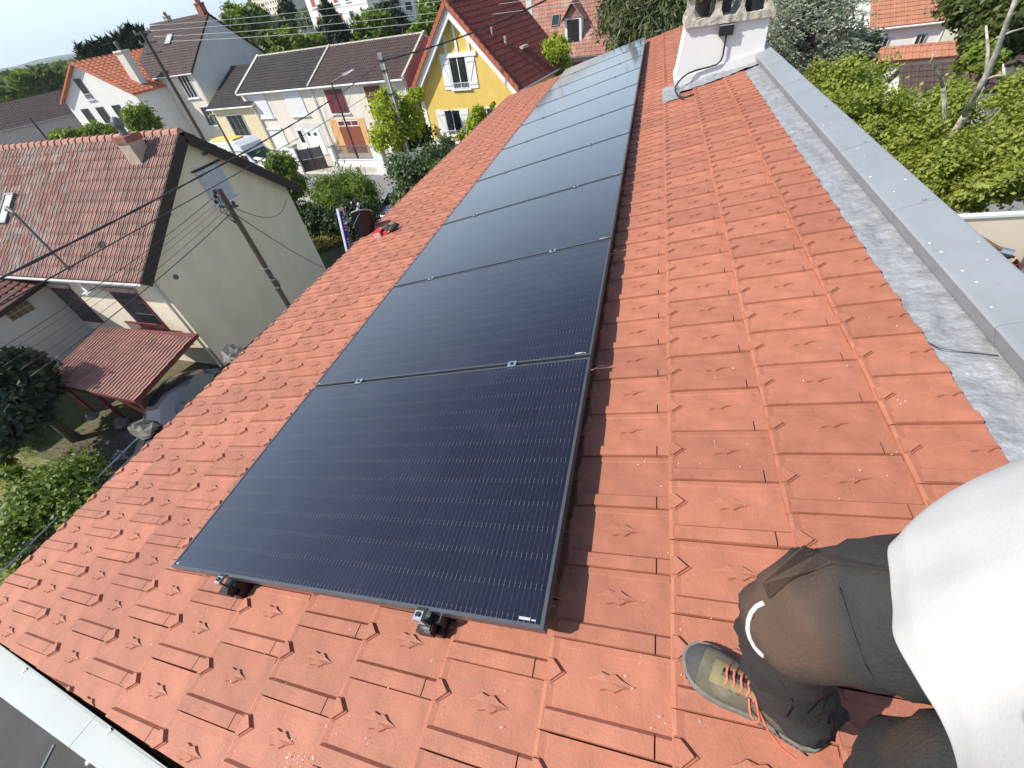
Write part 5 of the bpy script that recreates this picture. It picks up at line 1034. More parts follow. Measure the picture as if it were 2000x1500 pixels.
for k, dz in enumerate((.15, .75, 1.35)): t = MB(); t.box(P3[0] - .8, P3[0] + .8, P3[1] - .05, P3[1] + .05, z3 - dz - .06, z3 - dz + .06); o = t.build('crossarm', M['darkmetal'], p3, world=True); [MB().cyl((P3[0] + xx, P3[1], z3 - dz + .06), .05, .18, 8).build('insulator', M['ceramic'], o, world=True) for xx in (-.7, .7)]
P7 = atd(565, 600, 13.2); z7 = zv_(414, 376, P7); p7 = pole('old wooden pole with insulators and cables close to the cream gable', P7, z7, .085, .07, M['pole_w'], round_=True)
t = MB(); t.box(P7[0] - .28, P7[0] + .28, P7[1] - .03, P7[1] + .03, z7 - .42, z7 - .37); t.box(P7[0] - .18, P7[0] + .05, P7[1] - .05, P7[1] + .05, z7 - .02, z7 + .02); o = t.build('crossarm', M['darkmetal'], p7, world=True)
for xx, dz in ((-.26, -.25), (-.18, -.12), (-.1, -.02), (.26, -.3)): MB().ball((P7[0] + xx, P7[1] - .05, z7 + dz), .045, .045, .06, 8, 5).build('insulator', M['black'], p7, world=True)
zb = zv_(538, 560, P7)
for dz in (0, .25, .6): MB().box(P7[0] - .11, P7[0] + .11, P7[1] - .11, P7[1] + .11, zb + dz - .015, zb + dz + .015).build('band', M['alu'], p7, world=True)
t = MB(); t.tube([(P7[0] + .08, P7[1] - .05, zb + .5), (P7[0] + .26, P7[1] - .1, zb + .2), (P7[0] + .2, P7[1] - .1, zb)], .02, 5); t.build('hook', M['darkmetal'], p7, world=True)
for kk in range(3): t = MB(); t.tube([(P7[0] - .05, P7[1] - .09, z7 - .1), (P7[0] + .15 - .14 * kk, P7[1] - .2, z7 - .35 - .05 * kk), (P7[0] - .1 + .1 * kk, P7[1] - .14, z7 - .62), (P7[0], P7[1] - .09, z7 - .8)], .009, 5); t.build('jumper_cable', M['cable'], p7, world=True)
P5 = atd(1197, 95, 36); pole('grey concrete pole at the right end of the brick-tiled roof', P5, 3.2, .24, .20, M['pole_c']); P8 = atd(1040, 95, 47); pole('white painted pole between the yellow house and the brick-tiled roof', P8, 3.4, .24, .22, M['trim'])
P10 = atd(100, 282, 58); pole('thin dark lamp post in front of the low house', P10, zv_(66, 228, P10), .09, .07, M['darkmetal'], 'lamp_post', 'lamp post', True)
P11 = atd(452, 290, 40); p11 = pole('short dark pole with a bent top bracket in front of the camper van', P11, zv_(415, 226, P11), .09, .08, M['pole_c'], 'post', 'post', True); z11 = zv_(415, 226, P11); MB().tube([(P11[0] - .5, P11[1], z11 - .1), (P11[0] - .2, P11[1], z11 + .08), (P11[0] + .35, P11[1], z11 + .02)], .05, 5).build('bracket', M['pole_c'], p11, world=True)
def wire(label, a, b_, sag, r, n=24, twist=0, m='cable', name='cable'):
    a = Vector([float(c) for c in a]); b_ = Vector([float(c) for c in b_]); P = []
    for i in range(n + 1):
        t = i / n; p = a.lerp(b_, t); p.z -= 4 * sag * t * (1 - t); P.append(p)
    s = MB()
    if twist:
        for k in range(2): s.tube([p + Vector((0, math.cos(i * 1.3 + k * 3.14) * twist, math.sin(i * 1.3 + k * 3.14) * twist)) for i, p in enumerate(P)], r, 5)
    else: s.tube(P, r, 5)
    return tag(s.build(name, M[m], smooth=True), label, 'cable', 'overhead cables')
top1 = (P1[0], P1[1] - .15, z1 - .42)
wire('thick black twisted cable crossing in front of the clay-tiled roof to the left edge', top1, atd(-120, 604, 9.0), .35, .016, 60, .010)
wire('thick black cable from the concrete pole past the yellow gable to the right', top1, (P5[0], P5[1], 1.05), .5, .035, 40, .02)
wire('thin black cable below the thick one, passing the cream gable\'s vent', (P1[0], P1[1] - .15, z1 - 1.6), atd(-60, 630, 9.5), .12, .012, 40)
for k, (y0, x1, y1_, dd) in enumerate(((50, 1000, -42, 46), (60, 1050, -30, 44), (72, 1120, -14, 42), (82, 1150, 2, 40))):
    wire('pale wire from the tall dark pole across the apartment block, %s' % ('topmost of four', 'second of four', 'third of four', 'lowest of four')[k], atd(290 + k * 2, y0, 50), atd(x1, y1_, dd), .35, .016, 30, m='wire_pale') if 'wire_pale' in M else None
for k, (dx, x1, y1_) in enumerate(((-.26, -40, 706), (-.18, -25, 712), (-.18, 5, 716), (-.10, 40, 722), (0, 60, 735))):
    wire('wire from wooden pole down left across the white wing wall, %s' % ('highest of five', 'second of five', 'third of five', 'fourth of five', 'lowest of five')[k], (P7[0] + dx, P7[1] - .05, z7 - .15 - .1 * k), atd(x1, y1_, 10.5 + .2 * k), .10, (.007, .004, .004, .005, .010)[k], 24)
wire('guy cable from the wooden pole down to the right across the cream gable', (P7[0], P7[1], z7 - .55), (-15.3, 16.0, -8.1), .15, .012, 20)
wire('slack cable from the cream house\'s corner to the wooden pole', (-15.3, 15.8, -4.6), (P7[0], P7[1], z7 - .35), .55, .010, 20)
wire('thin greenish wire meeting the far tiles left of the chimney', rf(-.32, U_END, TB + .01), atd(1235, -20, 24), .02, .010, 10)
mast = thing('service_mast', 'thin metal service mast on a wall bracket in front of the clay roof', 'mast', (-19.1, 8.76, -4.7)); t = MB(); t.tube([(-19.1, 8.70, -4.25), (-19.16, 8.70, -1.95)], .04, 8); t.build('mast_tube', M['metalgrey'], mast, world=True)
t = MB(); t.box(-19.25, -19.12, 8.62, 8.88, -4.95, -4.15); t.box(-19.3, -19.0, 8.5, 8.9, -5.0, -4.95); t.build('bracket', M['trim'], mast, world=True); t = MB(); t.tube([(-19.4, 8.7, -1.95), (-19.16, 8.66, -1.85), (-18.95, 8.6, -1.98), (-19.2, 8.6, -2.1)], .05, 5); t.build('insulator_head', M['ceramic'], mast, world=True)
# front walls, gates and railing of the terraced pair
def pillar(label, pb, ptop, w=.28, cap=True):
    P = onz(pb[0], pb[1], G); z = zv_(ptop[0], ptop[1], P); r = thing('gate_pillar', label, 'gate pillar', (P[0], P[1], G), RD, group='white gate pillars'); MB().box(-w, w, -.22, .22, 0, z - G).build('pillar', M['trim'], r); MB().box(-w - .06, w + .06, -.28, .28, z - G, z - G + .1).build('cap', M['concrete'], r); return P, z
a1 = pillar('white gate pillar left of the dark open gate', (594, 338), (562, 288)); a2 = pillar('white gate pillar right of the dark open gate', (662, 327), (640, 287), .18); a3 = pillar('wide white pillar at the railing\'s right end', (752, 340), (733, 285), .45); a4 = pillar('white pillar left of the white gate', (772, 338), (754, 305), .2)
g_ = thing('gate', 'dark brown panel gate standing open between white pillars', 'gate', (a1[0][0] + .3, a1[0][1] - .1, G), RD + .5); MB().box(0, 2.0, -.03, .03, .08, 1.0).build('lower_panel', M['metalbrown'] if 'metalbrown' in M else M['wood_dark'], g_)
for k in range(2): MB().box(.08 + k * .98, .98 + k * .98, -.02, .02, 1.05, 1.8).build('mesh_panel', M['metalgrey'], g_)
for x in (0, .98, 1.96): MB().box(x, x + .07, -.04, .04, .08, 1.9).build('gate_frame', M['wood_dark'], g_)
rl = thing('railing', 'dark metal railing on a low white wall in front of the rust red garage', 'railing', tuple(a2[0][:2]) + (G,), RD); Lr = float(np.linalg.norm(a3[0][:2] - a2[0][:2])); MB().box(.2, Lr - .46, -.12, .12, 0, .62).build('low_wall', M['trim'], rl); MB().box(.2, Lr - .46, -.16, .16, .62, .68).build('wall_cap', M['trim'], rl)
t = MB()
for k in range(int(Lr / .13) - 3): t.box(.3 + k * .13, .33 + k * .13, -.02, .02, .74, 1.62)
t.box(.25, Lr - .5, -.03, .03, 1.62, 1.68); t.box(.25, Lr - .5, -.03, .03, .70, .74); t.build('bars', M['metalgrey'], rl, kind='stuff')
wg = thing('gate', 'white solid gate half hidden by the laurel bush', 'gate', tuple(a4[0][:2]) + (G,), RD); MB().box(.25, 2.6, -.04, .04, .05, 1.5).build('panel', M['pvc'], wg); MB().box(2.65, 3.0, -.2, .2, 0, 1.75).build('end_post', M['trim'], wg)
wl_ = thing('garden_wall', 'pale garden wall with pierced balustrade top beside the camper van', 'wall', tuple(atd(505, 300, 43.5)[:2]) + (G,), math.radians(155)); MB().box(-2.4, 4.5, -.1, .1, 0, 1.3).build('wall', M['trim'], wl_)
t = MB()
for k in range(22): t.cyl((-2.2 + k * .3, 0, 1.3), .08, .4, 8)
t.box(-2.4, 4.5, -.14, .14, 1.7, 1.8); t.build('balusters', M['trim'], wl_, kind='stuff')
gt = thing('gate', 'dark railing gate behind the cream gable\'s lower corner', 'gate', tuple(onz(590, 430, G)[:2]) + (G,), RD); t = MB()
for k in range(12): t.box(-.8 + k * .17, -.74 + k * .17, -.02, .02, .1, 1.3)
t.box(-.85, 1.2, -.03, .03, 1.25, 1.32); t.box(-.85, 1.2, -.03, .03, .1, .17); t.build('bars', M['darkmetal'], gt, kind='stuff')
# wire fence running below our eave
f0, f1 = onz(-20, 1140, G + 1.0), onz(330, 795, G + 1.0); fe = thing('wire_fence', 'wire fence with thin rails running along below our eave', 'fence', (f0[0], f0[1], G)); dvf = (f1 - f0)
for k in range(7): p = f0 + dvf * k / 6; MB().cyl((p[0], p[1], G), .03, 1.15, 6).build('fence_post', M['metalgrey'], fe, world=True)
for dz in (0, -.3, -.6): MB().tube([f0 + np.array([0, 0, dz]), f1 + np.array([0, 0, dz])], .022, 4).build('fence_rail', M['alu'], fe, world=True)
# rubble and stones
M['stone'] = mat('pale_rubble', (.20, .19, .165), .9, var=.4, scale=6, bump=.5, bscale=20)
for (x, y, z, r, lb) in ((285, 835, -7.4, .42, 'broken grey concrete block below the eave by the carport post'), (235, 893, -8.2, .30, 'whitish broken slab lying in the grass beside the fence'), (180, 812, -8.2, .22, 'small pale stone left of the carport in the shade'), (238, 826, -8.25, .26, 'pale stone with a flat top under the carport edge'), (455, 690, -5.5, .34, 'pale stone lump at the foot of the cream gable')):
    P = onz(x, y, z); s = MB(); s.ball(P, r, r * .8, r * .6, 9, 6); s.v = [tuple(np.array(v) + np.random.default_rng(int(abs(v[0] * 999 + v[2] * 77))).normal(size=3) * r * .13) for v in s.v]; s.v = [(v[0], v[1], v[2]) for v in s.v]; tag(s.build('rubble_block', M['stone']), lb, 'rubble')
MB_st = None

# ================================================================ vehicles
M['car_grey'] = mat('car_paint_grey', (.045, .048, .055), .25, var=.03, metal=.4, coat=.6); M['car_blue'] = mat('car_paint_silver_blue', (.42, .50, .60), .25, var=.03, metal=.5, coat=.6); M['van_white'] = mat('van_white', (.68, .70, .70), .35, var=.03, coat=.2); M['tyre'] = mat('tyre', (.02, .02, .02), .8); M['lamp'] = mat('lamp_glass', (.5, .5, .5), .1)
def car(label, loc, rz, m, Lc=4.2, Wc=1.72, Hc=1.45):
    r = thing('parked_car', label, 'car', loc, rz); s = MB(); n = 9
    prof = [(0, .35, .55), (.05, .62, .30), (.30, .70, .80), (.95, .86, .92), (1.15, .90, .9), (1.45, .90, .9), (3.3, .92, .9), (3.95, .86, .88), (4.15, .60, .80), (4.2, .35, .6)]
    P = []
    for x, z, w in prof:
        hw = Wc / 2 * (.86 + .14 * w); P.append([(x * Lc / 4.2, sy_ * hw * f, zz) for sy_, f, zz in ((-1, .92, .22), (-1, 1, .45 if z > .5 else .3), (-1, .98, z - .08), (-1, .80, z), (0, .0, z + .03), (1, .80, z), (1, .98, z - .08), (1, 1, .45 if z > .5 else .3), (1, .92, .22))])
    s.grid(P); s.add(P[0], [tuple(range(9))]); s.add(P[-1], [tuple(range(8, -1, -1))]); s.build('body', m, r, smooth=True)
    c = MB(); cab = [(1.0, .88, .80), (1.65, 1.32, .66), (2.2, Hc - .01, .64), (3.0, Hc - .03, .64), (3.6, 1.22, .64), (3.95, .88, .72)]; k = Lc / 4.2
    P = [[(x * k, -Wc / 2 * w, z - .02) if False else (x * k, -Wc / 2 * w, z), (x * k, -Wc / 2 * w * .8, z + .03), (x * k, 0, z + .05), (x * k, Wc / 2 * w * .8, z + .03), (x * k, Wc / 2 * w, z)] for x, z, w in cab]; c.grid(P[1:5]); c.build('cabin_roof', m, r, smooth=True)
    gl = MB(); gl.grid(P[:2]); gl.grid(P[4:])
    for sd in (0, 4):
        for a_, b_ in zip(P[:-1], P[1:]):
            q1, q2 = a_[sd], b_[sd]; sg = -1 if sd == 0 else 1; gl.add([q1, q2, (q2[0], sg * Wc / 2 * .88, .90), (q1[0], sg * Wc / 2 * .88, .90)], [(0, 1, 2, 3)])
    gl.build('windows', M['pane'], r)
    for x in (.82, 3.35):
        for sd in (-1, 1): w_ = MB(); w_.cyl((x * k, sd * (Wc / 2 - .16) - .02 * sd, .31), .31, .2 * sd, 18, axis='y'); o = w_.build('wheel', M['tyre'], r); h_ = MB(); h_.cyl((x * k, sd * (Wc / 2 + .025), .31), .19, .02 * sd, 12, axis='y'); h_.build('rim', M['alu'], o)
    for sd in (-1, 1):
        MB().ball((.18, sd * .62, .66), .16, .15, .08, 8, 5).build('headlight', M['lamp'], r); MB().ball((1.45 * k, sd * (Wc / 2 + .10), .98), .09, .12, .07, 8, 5).build('wing_mirror', m, r)
    return r
cpos = onz(345, 765, G + 1.3); car('dark grey car parked nose out under the edge of the carport', (-13.55, 3.9, G), math.radians(112), M['car_grey'])
c2 = onz(752, 398, G + .9); car('silver blue parked car showing between the feathery bush and the laurel', (c2[0] + .3, c2[1] - 1.2, G), math.radians(78), M['car_blue'])
vp = atd(455, 276, 45); vn = thing('camper_van', 'white camper van parked behind the pale garden wall', 'van', (vp[0] - 4.6, vp[1] + 1.2, G), math.radians(-12))
s = MB(); s.prism([(x, 0, z) for x, z in ((0, .4), (0, 2.95), (4.3, 3.0), (4.9, 2.7), (5.1, 2.2), (5.9, 1.35), (6.3, 1.1), (6.35, .4))][::-1], (0, 2.1, 0)); s.build('body', M['van_white'], vn)
for x0, x1, z0, z1 in ((4.35, 5.2, 1.45, 2.05), (1.6, 2.7, 1.5, 2.1), (.3, 1.0, 1.5, 2.0)): MB().box(x0, x1, -.012, -.002, z0, z1).build('window', M['pane'], vn)
MB().hexa([(5.12, .15, 2.15), (5.86, .15, 1.42), (5.86, 1.95, 1.42), (5.12, 1.95, 2.15)], [(5.14, .15, 2.19), (5.88, .15, 1.46), (5.88, 1.95, 1.46), (5.14, 1.95, 2.19)]).build('windscreen', M['pane'], vn)
for x in (1.1, 5.1):
    for y in (.1, 1.9): MB().cyl((x, y, .35), .35, .12, 16, axis='y').build('wheel', M['tyre'], vn)
for z in (1.25, 2.3): MB().box(.1, 5.0, -.012, -.002, z, z + .07).build('stripe', M['metalgrey'], vn)
MB().box(.5, 3.6, .5, 1.6, 3.0, 3.12).build('roof_load', mat('yellow_strap', (.7, .5, .12), .7), vn)

# ================================================================ ladder, bucket and tool bag at the eave
XE = -3.255
lad = thing('ladder', 'aluminium ladder rail with blue printed film sticking up past the eave', 'ladder', (XE - .1, 4.05, -1.2))
q0 = onx(660, 408, XE - .12); q1 = onx(672, 412, XE - .12); b0 = onx(682, 505, XE - .02); 
Tl = Vector(q0); Bl = Vector(onx(681, 500, XE - .06)); ext = (Bl - Tl).normalized(); Bl2 = Tl + ext * 1.1; w_ = Vector((.015, .085, -.02))
s = MB(); s.hexa([Tl, Tl + w_, Tl + w_ + Vector((-.03, 0, 0)), Tl + Vector((-.03, 0, 0))][::1], [Bl2, Bl2 + w_, Bl2 + w_ + Vector((-.03, 0, 0)), Bl2 + Vector((-.03, 0, 0))]); s.build('rail', M['alu'], lad, world=True)
fr_ = MB(); u0, u1 = .18, .72; off = Vector((.004, 0, .002)); fr_.add([Tl + w_ * u0 + off + ext * .03, Tl + w_ * u1 + off + ext * .03, Bl2 + w_ * u1 + off, Bl2 + w_ * u0 + off], [(0, 1, 2, 3)]); fr_.build('printed_film', mat('blue_film', (.02, .02, .30), .4), lad, world=True)
lt = MB()
for k in range(20):                                                # pale lettering-like print along the film
    a_ = .10 + k * .036; 
    if k in (5, 6, 11): continue
    c_ = Tl + ext * a_ + off * 1.4
    lt.add([c_ + w_ * (.34 + .04 * (k % 2)), c_ + w_ * .60, c_ + w_ * .60 + ext * (.016 + .006 * (k % 3)), c_ + w_ * .36 + ext * .018], [(0, 1, 2, 3)])
lt.build('film_print', mat('pale_print', (.55, .55, .8), .5), lad, world=True, kind='stuff')
s = MB(); T2 = Tl + Vector((-.35, .28, .02)); s.hexa([T2, T2 + w_ * .7, T2 + w_ * .7 + Vector((-.03, 0, 0)), T2 + Vector((-.03, 0, 0))], [T2 + ext * 1.1, T2 + ext * 1.1 + w_ * .7, T2 + ext * 1.1 + w_ * .7 + Vector((-.03, 0, 0)), T2 + ext * 1.1 + Vector((-.03, 0, 0))]); 
bk_ = thing('bucket', 'black builder\'s bucket hanging tilted over the eave beside the ladder', 'bucket', tuple(onx(715, 440, XE)))
bt_, bb_ = Vector(onx(706, 418, XE + .02)), Vector(onx(720, 472, XE + .10)); ax = (bt_ - bb_).normalized(); s = MB(); Hb = (bt_ - bb_).length * 1.0
pr = [(0.0, .098), (.001, .10), (Hb, .135), (Hb + .004, .142), (Hb + .012, .142), (Hb + .010, .130), (Hb - .02, .128), (.01, .094)]
u_ = ax.cross(Vector((0, 0, 1))).normalized(); v_ = ax.cross(u_)
s.grid([[bb_ + ax * h + (u_ * math.cos(w2) + v_ * math.sin(w2)) * r for w2 in np.linspace(0, 2 * math.pi, 29)] for h, r in pr]); s.add([bb_ + (u_ * math.cos(w2) + v_ * math.sin(w2)) * .098 for w2 in np.linspace(0, 2 * math.pi, 29)[:-1]], [tuple(range(28))]); s.build('bucket_shell', M['black'], bk_, world=True, smooth=True)
rim = MB(); rim.tube([bb_ + ax * (Hb + .008) + (u_ * math.cos(w2) + v_ * math.sin(w2)) * .14 for w2 in np.linspace(0, 2 * math.pi, 29)], .008, 6); rim.build('rim', mat('grey_rim', (.30, .30, .29), .5), bk_, world=True, smooth=True)
hd = MB(); hd.tube([bb_ + ax * (Hb - .03) + (u_ * math.cos(w2) + v_ * math.sin(w2)) * .150 - ax * (.13 * math.sin((w2 - 2.2) / 2.6 * math.pi)) for w2 in np.linspace(2.2, 4.8, 14)], .003, 5); hd.build('wire_handle', M['alu'], bk_, world=True)
br_ = thing('ladder_bracket', 'grey metal stand-off bracket with black wheel above the bucket', 'bracket', tuple(onx(700, 410, XE - .2)))
A_, B_, C2 = Vector(onx(700, 398, XE - .25)), Vector(onx(697, 418, XE - .1)), Vector(onx(675, 436, XE - .06)); s = MB(); s.tube([A_, B_], .022, 6); s.tube([B_, C2], .014, 6); s.tube([B_, Vector(onx(722, 417, XE))], .012, 6); s.build('tube_frame', mat('grey_tube', (.38, .39, .38), .45), br_, world=True); s = MB(); s.ball(Vector(onx(690, 399, XE - .22)), .035, .045, .05, 10, 6); s.build('wheel', M['black'], br_, world=True)
# red tool holder with dark gloves on the tiles
tbp = rf(2.78, 3.98, TB); tb = thing('tool_bag', 'red striped tool holder with dark gloves resting on the tiles by the bucket', 'tool bag', tuple(tbp), rot=(0, -PHI, 0)); F_ = RM
s = MB(); s.box(-.20, -.08, -.10, .03, .012, .075); s.build('red_box', mat('red_plastic', (.55, .04, .05), .4), tb)
for k in range(4): MB().box(-.2025, -.198, -.092 + k * .030, -.078 + k * .030, .02, .072).build('white_stripe', M['trim'], tb)
for k in range(4): MB().box(-.19, -.09, -.1025, -.0995, .018 + k * .014, .024 + k * .014).build('white_stripe', M['trim'], tb)
M['glove'] = mat('dark_glove', (.035, .04, .035), .8, var=.3, scale=30)
for (x, y, z, a, b_, c_) in ((-.06, .03, .05, .075, .045, .04), (-.02, .0, .055, .06, .04, .045), (.05, -.03, .045, .05, .05, .03), (.0, .06, .03, .05, .04, .025)): MB().ball((x, y, z), a, b_, c_, 12, 8).build('glove', M['glove'], tb, smooth=True)
for k in range(5): s = MB(); s.tube([(.0, -.02 + k * .02, .05), (.06, -.03 + k * .022, .075), (.11, -.04 + k * .022, .04)], .012, 6); s.build('glove_finger', M['glove'], tb, smooth=True)
MB().box(-.05, .0, -.09, -.04, .02, .05).build('red_tool', mat('red_tool', (.6, .05, .06), .4), tb); MB().tube([(-.01, -.08, .03), (.08, -.05, .05)], .008, 6).build('steel_tool', M['alu'], tb)
# gutter along the near part of the eave
s = MB(RM)
for (u0, u1) in ((.25, 3.0),): s.prism([(-3.37 + .06 * math.cos(w2), u0, TB - .06 + .06 * math.sin(w2)) for w2 in np.linspace(math.pi, 2 * math.pi, 9)], (0, u1 - u0, 0))
tag(s.build('gutter', M['black']), 'black half round gutter just under the edge of the terracotta tiles', 'gutter')
s = MB(RM); s.tube([(-3.42, .25, TB - .055), (-3.42, 3.0, TB - .055)], .005, 5); tag(s.build('gutter_bead', M['alu']), 'thin grey bead along the outer lip of the black gutter', 'gutter bead')
# cable clamp and cables on the beige wall
pw = onvp(1930, 490, p1 if False else ps, math.degrees(math.atan2(dv[1], dv[0]))); cw = thing('cable_clamp', 'metal cable anchor with dry leaves hanging in front of the beige wall', 'cable clamp', tuple(pw)); nw = np.array([dv[1], -dv[0], 0])
def wallp(x, y, o_=.05): return onvp(x, y, ps, math.degrees(math.atan2(dv[1], dv[0]))) + nw * o_
s = MB(); s.tube([wallp(1856, 425), wallp(1895, 450, .10), wallp(1938, 475, .15)], .022, 6); s.tube([wallp(1890, 464), wallp(1920, 480, .1), wallp(1940, 486, .15)], .02, 6); s.build('cable', mat('rusty_cable', (.22, .12, .07), .8), cw, world=True)
s = MB(); s.tube([wallp(1936, 478, .15), wallp(1958, 482, .17)], .05, 8); s.build('clamp_body', M['alu'], cw, world=True)
M['dryleaf'] = mat('dry_leaf', (.20, .075, .04), .8, var=.3)
for k in range(9): c_ = wallp(1945 + random.uniform(-8, 32), 492 + random.uniform(-4, 24), .14 + random.uniform(-.04, .04)); r_ = random.uniform(.05, .09); v3 = [c_ + np.array([random.gauss(0, r_), random.gauss(0, r_ * .6), random.gauss(0, r_)]) for _ in range(4)]; MB().add(v3, [(0, 1, 2), (0, 2, 3)]).build('dry_leaf', M['dryleaf'], cw, world=True)
s = MB(); s.tube([wallp(2010, 478, .05), wallp(1990, 515, .05), wallp(1972, 535, .05)], .022, 6); tag(s.build('wall_cable', M['bark']), 'brown cable running down the beige wall at the right edge', 'cable')
# thin cable lying over the flashing
s = MB(); s.tube([rf(-v, u, TB + .012) if False else onroof(x, y, TB + .014) for x, y in ((1812, 668), (1835, 680), (1880, 687), (1915, 690), (1950, 694))], .0018, 5); tag(s.build('thin_cable', M['cable']), 'thin dark cable lying across the lead flashing', 'cable')

# ================================================================ summer haze between here and the hills
hz = MB(); hz.box(-6060, 3060, -960, 7060, G - 4.5, 170.0); ho_ = hz.build('haze', None); tag(ho_, kind='stuff'); ho_.data.materials.clear()
vm_ = bpy.data.materials.new('haze_air'); vm_.use_nodes = True; vn_ = vm_.node_tree; vn_.nodes.remove(vn_.nodes['Principled BSDF']); pv = vn_.nodes.new('ShaderNodeVolumePrincipled'); pv.inputs['Color'].default_value = (.80, .90, 1.0, 1); pv.inputs['Density'].default_value = HAZE; pv.inputs['Anisotropy'].default_value = .2
vn_.links.new(pv.outputs[0], vn_.nodes['Material Output'].inputs['Volume']); ho_.data.materials.append(vm_)
# ================================================================ the person standing on the roof
from mathutils.bvhtree import BVHTree
M['trouser'] = mat('dark_work_trousers', (0.024, 0.023, 0.022), .8, var=.25, scale=9, bump=.25, bscale=220)
def trouser_mat():
    m = M['trouser']; t = m.node_tree; N = t.nodes; K = t.links.new; b = N['Principled BSDF']; src = b.inputs['Base Color'].links[0].from_socket
    ge = N.new('ShaderNodeNewGeometry'); nz_ = N.new('ShaderNodeTexNoise'); nz_.inputs['Scale'].default_value = 11; nz_.inputs['Detail'].default_value = 6; K(ge.outputs['Position'], nz_.inputs['Vector'])
    tot = None
    for c_, r_, s_ in (((.375, -.040, .53), .135, 1.0), ((.47, -.150, .58), .045, 1.0)):           # dust worn into the knee and the other thigh
        vd = N.new('ShaderNodeVectorMath'); vd.operation = 'DISTANCE'; vd.inputs[1].default_value = c_; K(ge.outputs['Position'], vd.inputs[0])
        a_ = N.new('ShaderNodeMath'); a_.operation = 'MULTIPLY_ADD'; a_.inputs[1].default_value = -.16; K(nz_.outputs['Fac'], a_.inputs[0]); K(vd.outputs['Value'], a_.inputs[2])
        mr = N.new('ShaderNodeMapRange'); mr.inputs[1].default_value = r_ - .08 + .0; mr.inputs[2].default_value = r_ - .08 - .07; mr.inputs[3].default_value = 0; mr.inputs[4].default_value = .75 * s_; K(a_.outputs[0], mr.inputs[0])
        mr.clamp = True
        if tot is None: tot = mr.outputs[0]
        else: mxn = N.new('ShaderNodeMath'); mxn.operation = 'MAXIMUM'; K(tot, mxn.inputs[0]); K(mr.outputs[0], mxn.inputs[1]); tot = mxn.outputs[0]
    mm = N.new('ShaderNodeMix'); mm.data_type = 'RGBA'; mm.inputs['B'].default_value = (.105, .060, .040, 1); K(tot, mm.inputs['Factor']); K(src, mm.inputs['A']); K(mm.outputs['Result'], b.inputs['Base Color'])
trouser_mat()
M['shirt'] = mat('white_cotton', (0.50, 0.50, 0.50), .95, var=.02, bump=.06, bscale=300)
M['skin'] = mat('skin', (.48, .27, .19), .55, var=.06, scale=12); M['hair'] = mat('dark_hair', (.03, .02, .015), .6, var=.3, scale=60)
M['suede'] = mat('olive_suede', (.105, .092, .065), .9, var=.2, scale=25, bump=.3, bscale=300, col2=(.15, .13, .09), thr=.6); M['toe'] = mat('toe_cap_grey', (.060, .060, .060), .7, var=.15, scale=30); M['tongue'] = mat('olive_stitched_leather', (.17, .145, .07), .8, var=.2, scale=40); M['sole'] = mat('shoe_sole', (.16, .155, .14), .8, var=.25, scale=40)
M['lace'] = mat('orange_lace', (.62, .14, .075), .7, var=.15, scale=200); M['piping'] = mat('white_piping', (.72, .72, .72), .5, var=.15, scale=400)
def skin_fig(name, pts, edges, sub, mat_, parent, root=0, wr=None):
    m = bpy.data.meshes.new(name); m.from_pydata([p[0] for p in pts], edges, []); o = bpy.data.objects.new(name, m); COL.objects.link(o)
    sk_ = o.modifiers.new('s', 'SKIN'); sk_.use_smooth_shade = True
    for i, p in enumerate(pts):
        r = p[1]; o.data.skin_vertices[0].data[i].radius = (r, r) if not hasattr(r, '__len__') else r
    o.data.skin_vertices[0].data[root].use_root = True
    ss = o.modifiers.new('u', 'SUBSURF'); ss.levels = sub; ss.render_levels = sub
    dg = bpy.context.evaluated_depsgraph_get(); me = bpy.data.meshes.new_from_object(o.evaluated_get(dg)); bpy.data.objects.remove(o)
    n = len(me.vertices); co = np.empty(n * 3, np.float32); me.vertices.foreach_get('co', co); co = co.reshape(-1, 3); no = np.empty(n * 3, np.float32); me.vertices.foreach_get('normal', no); no = no.reshape(-1, 3)
    if wr is not None: co = co + no * wr(co)[:, None]
    if parent: I = np.array(wm(parent).inverted()); co = co @ I[:3, :3].T + I[:3, 3]
    me.vertices.foreach_set('co', co.astype(np.float32).ravel()); me.name = name; me.materials.clear(); me.materials.append(mat_); me.polygons.foreach_set('use_smooth', [True] * len(me.polygons)); me.update()
    ob = bpy.data.objects.new(name, me); COL.objects.link(ob); ob.parent = parent; return ob
def ridge(v): return 1 - np.abs(v)
def wrinkle_t(c):
    x, y, z = c.T; q = np.sin(38 * z + 14 * x + 3.0 * np.sin(17 * y + 9 * z)) ; r_ = np.sin(23 * (x + z) - 31 * y + 2 * np.sin(21 * z))
    w = np.where(z < .36, 1.25, .8)
    return w * (.009 * ridge(q) ** 4 + .008 * ridge(r_) ** 4 + .003 * np.sin(60 * z + 20 * y)) - .004
def wrinkle_s(c):
    x, y, z = c.T; q = np.sin(21 * y + 9 * x + 2.2 * np.sin(9 * z + 7 * y)); r_ = np.sin(34 * y - 16 * z + 2 * np.sin(13 * x + 5 * z))
    return .010 * ridge(q) ** 2.5 + .007 * ridge(r_) ** 3 - .008
per = thing('person', 'person in a white t-shirt, dark dusty work trousers and olive shoes with orange laces', 'person', (.6, -.12, 0.01))
def zr(x): return x * math.tan(PHI) + TB / cs + .012
HR, KR, AR = (.655, -.055, .78), (.440, -.020, .48), (.545, -.055, .10)
HL, KL, AL = (.655, -.215, .77), (.530, -.205, .49), (.700, -.34, .13)
SP = (.655, -.13, .86); CH = (.66, -.15, 1.18); NK = (.62, -.17, 1.40); HD = (.55, -.185, 1.58)
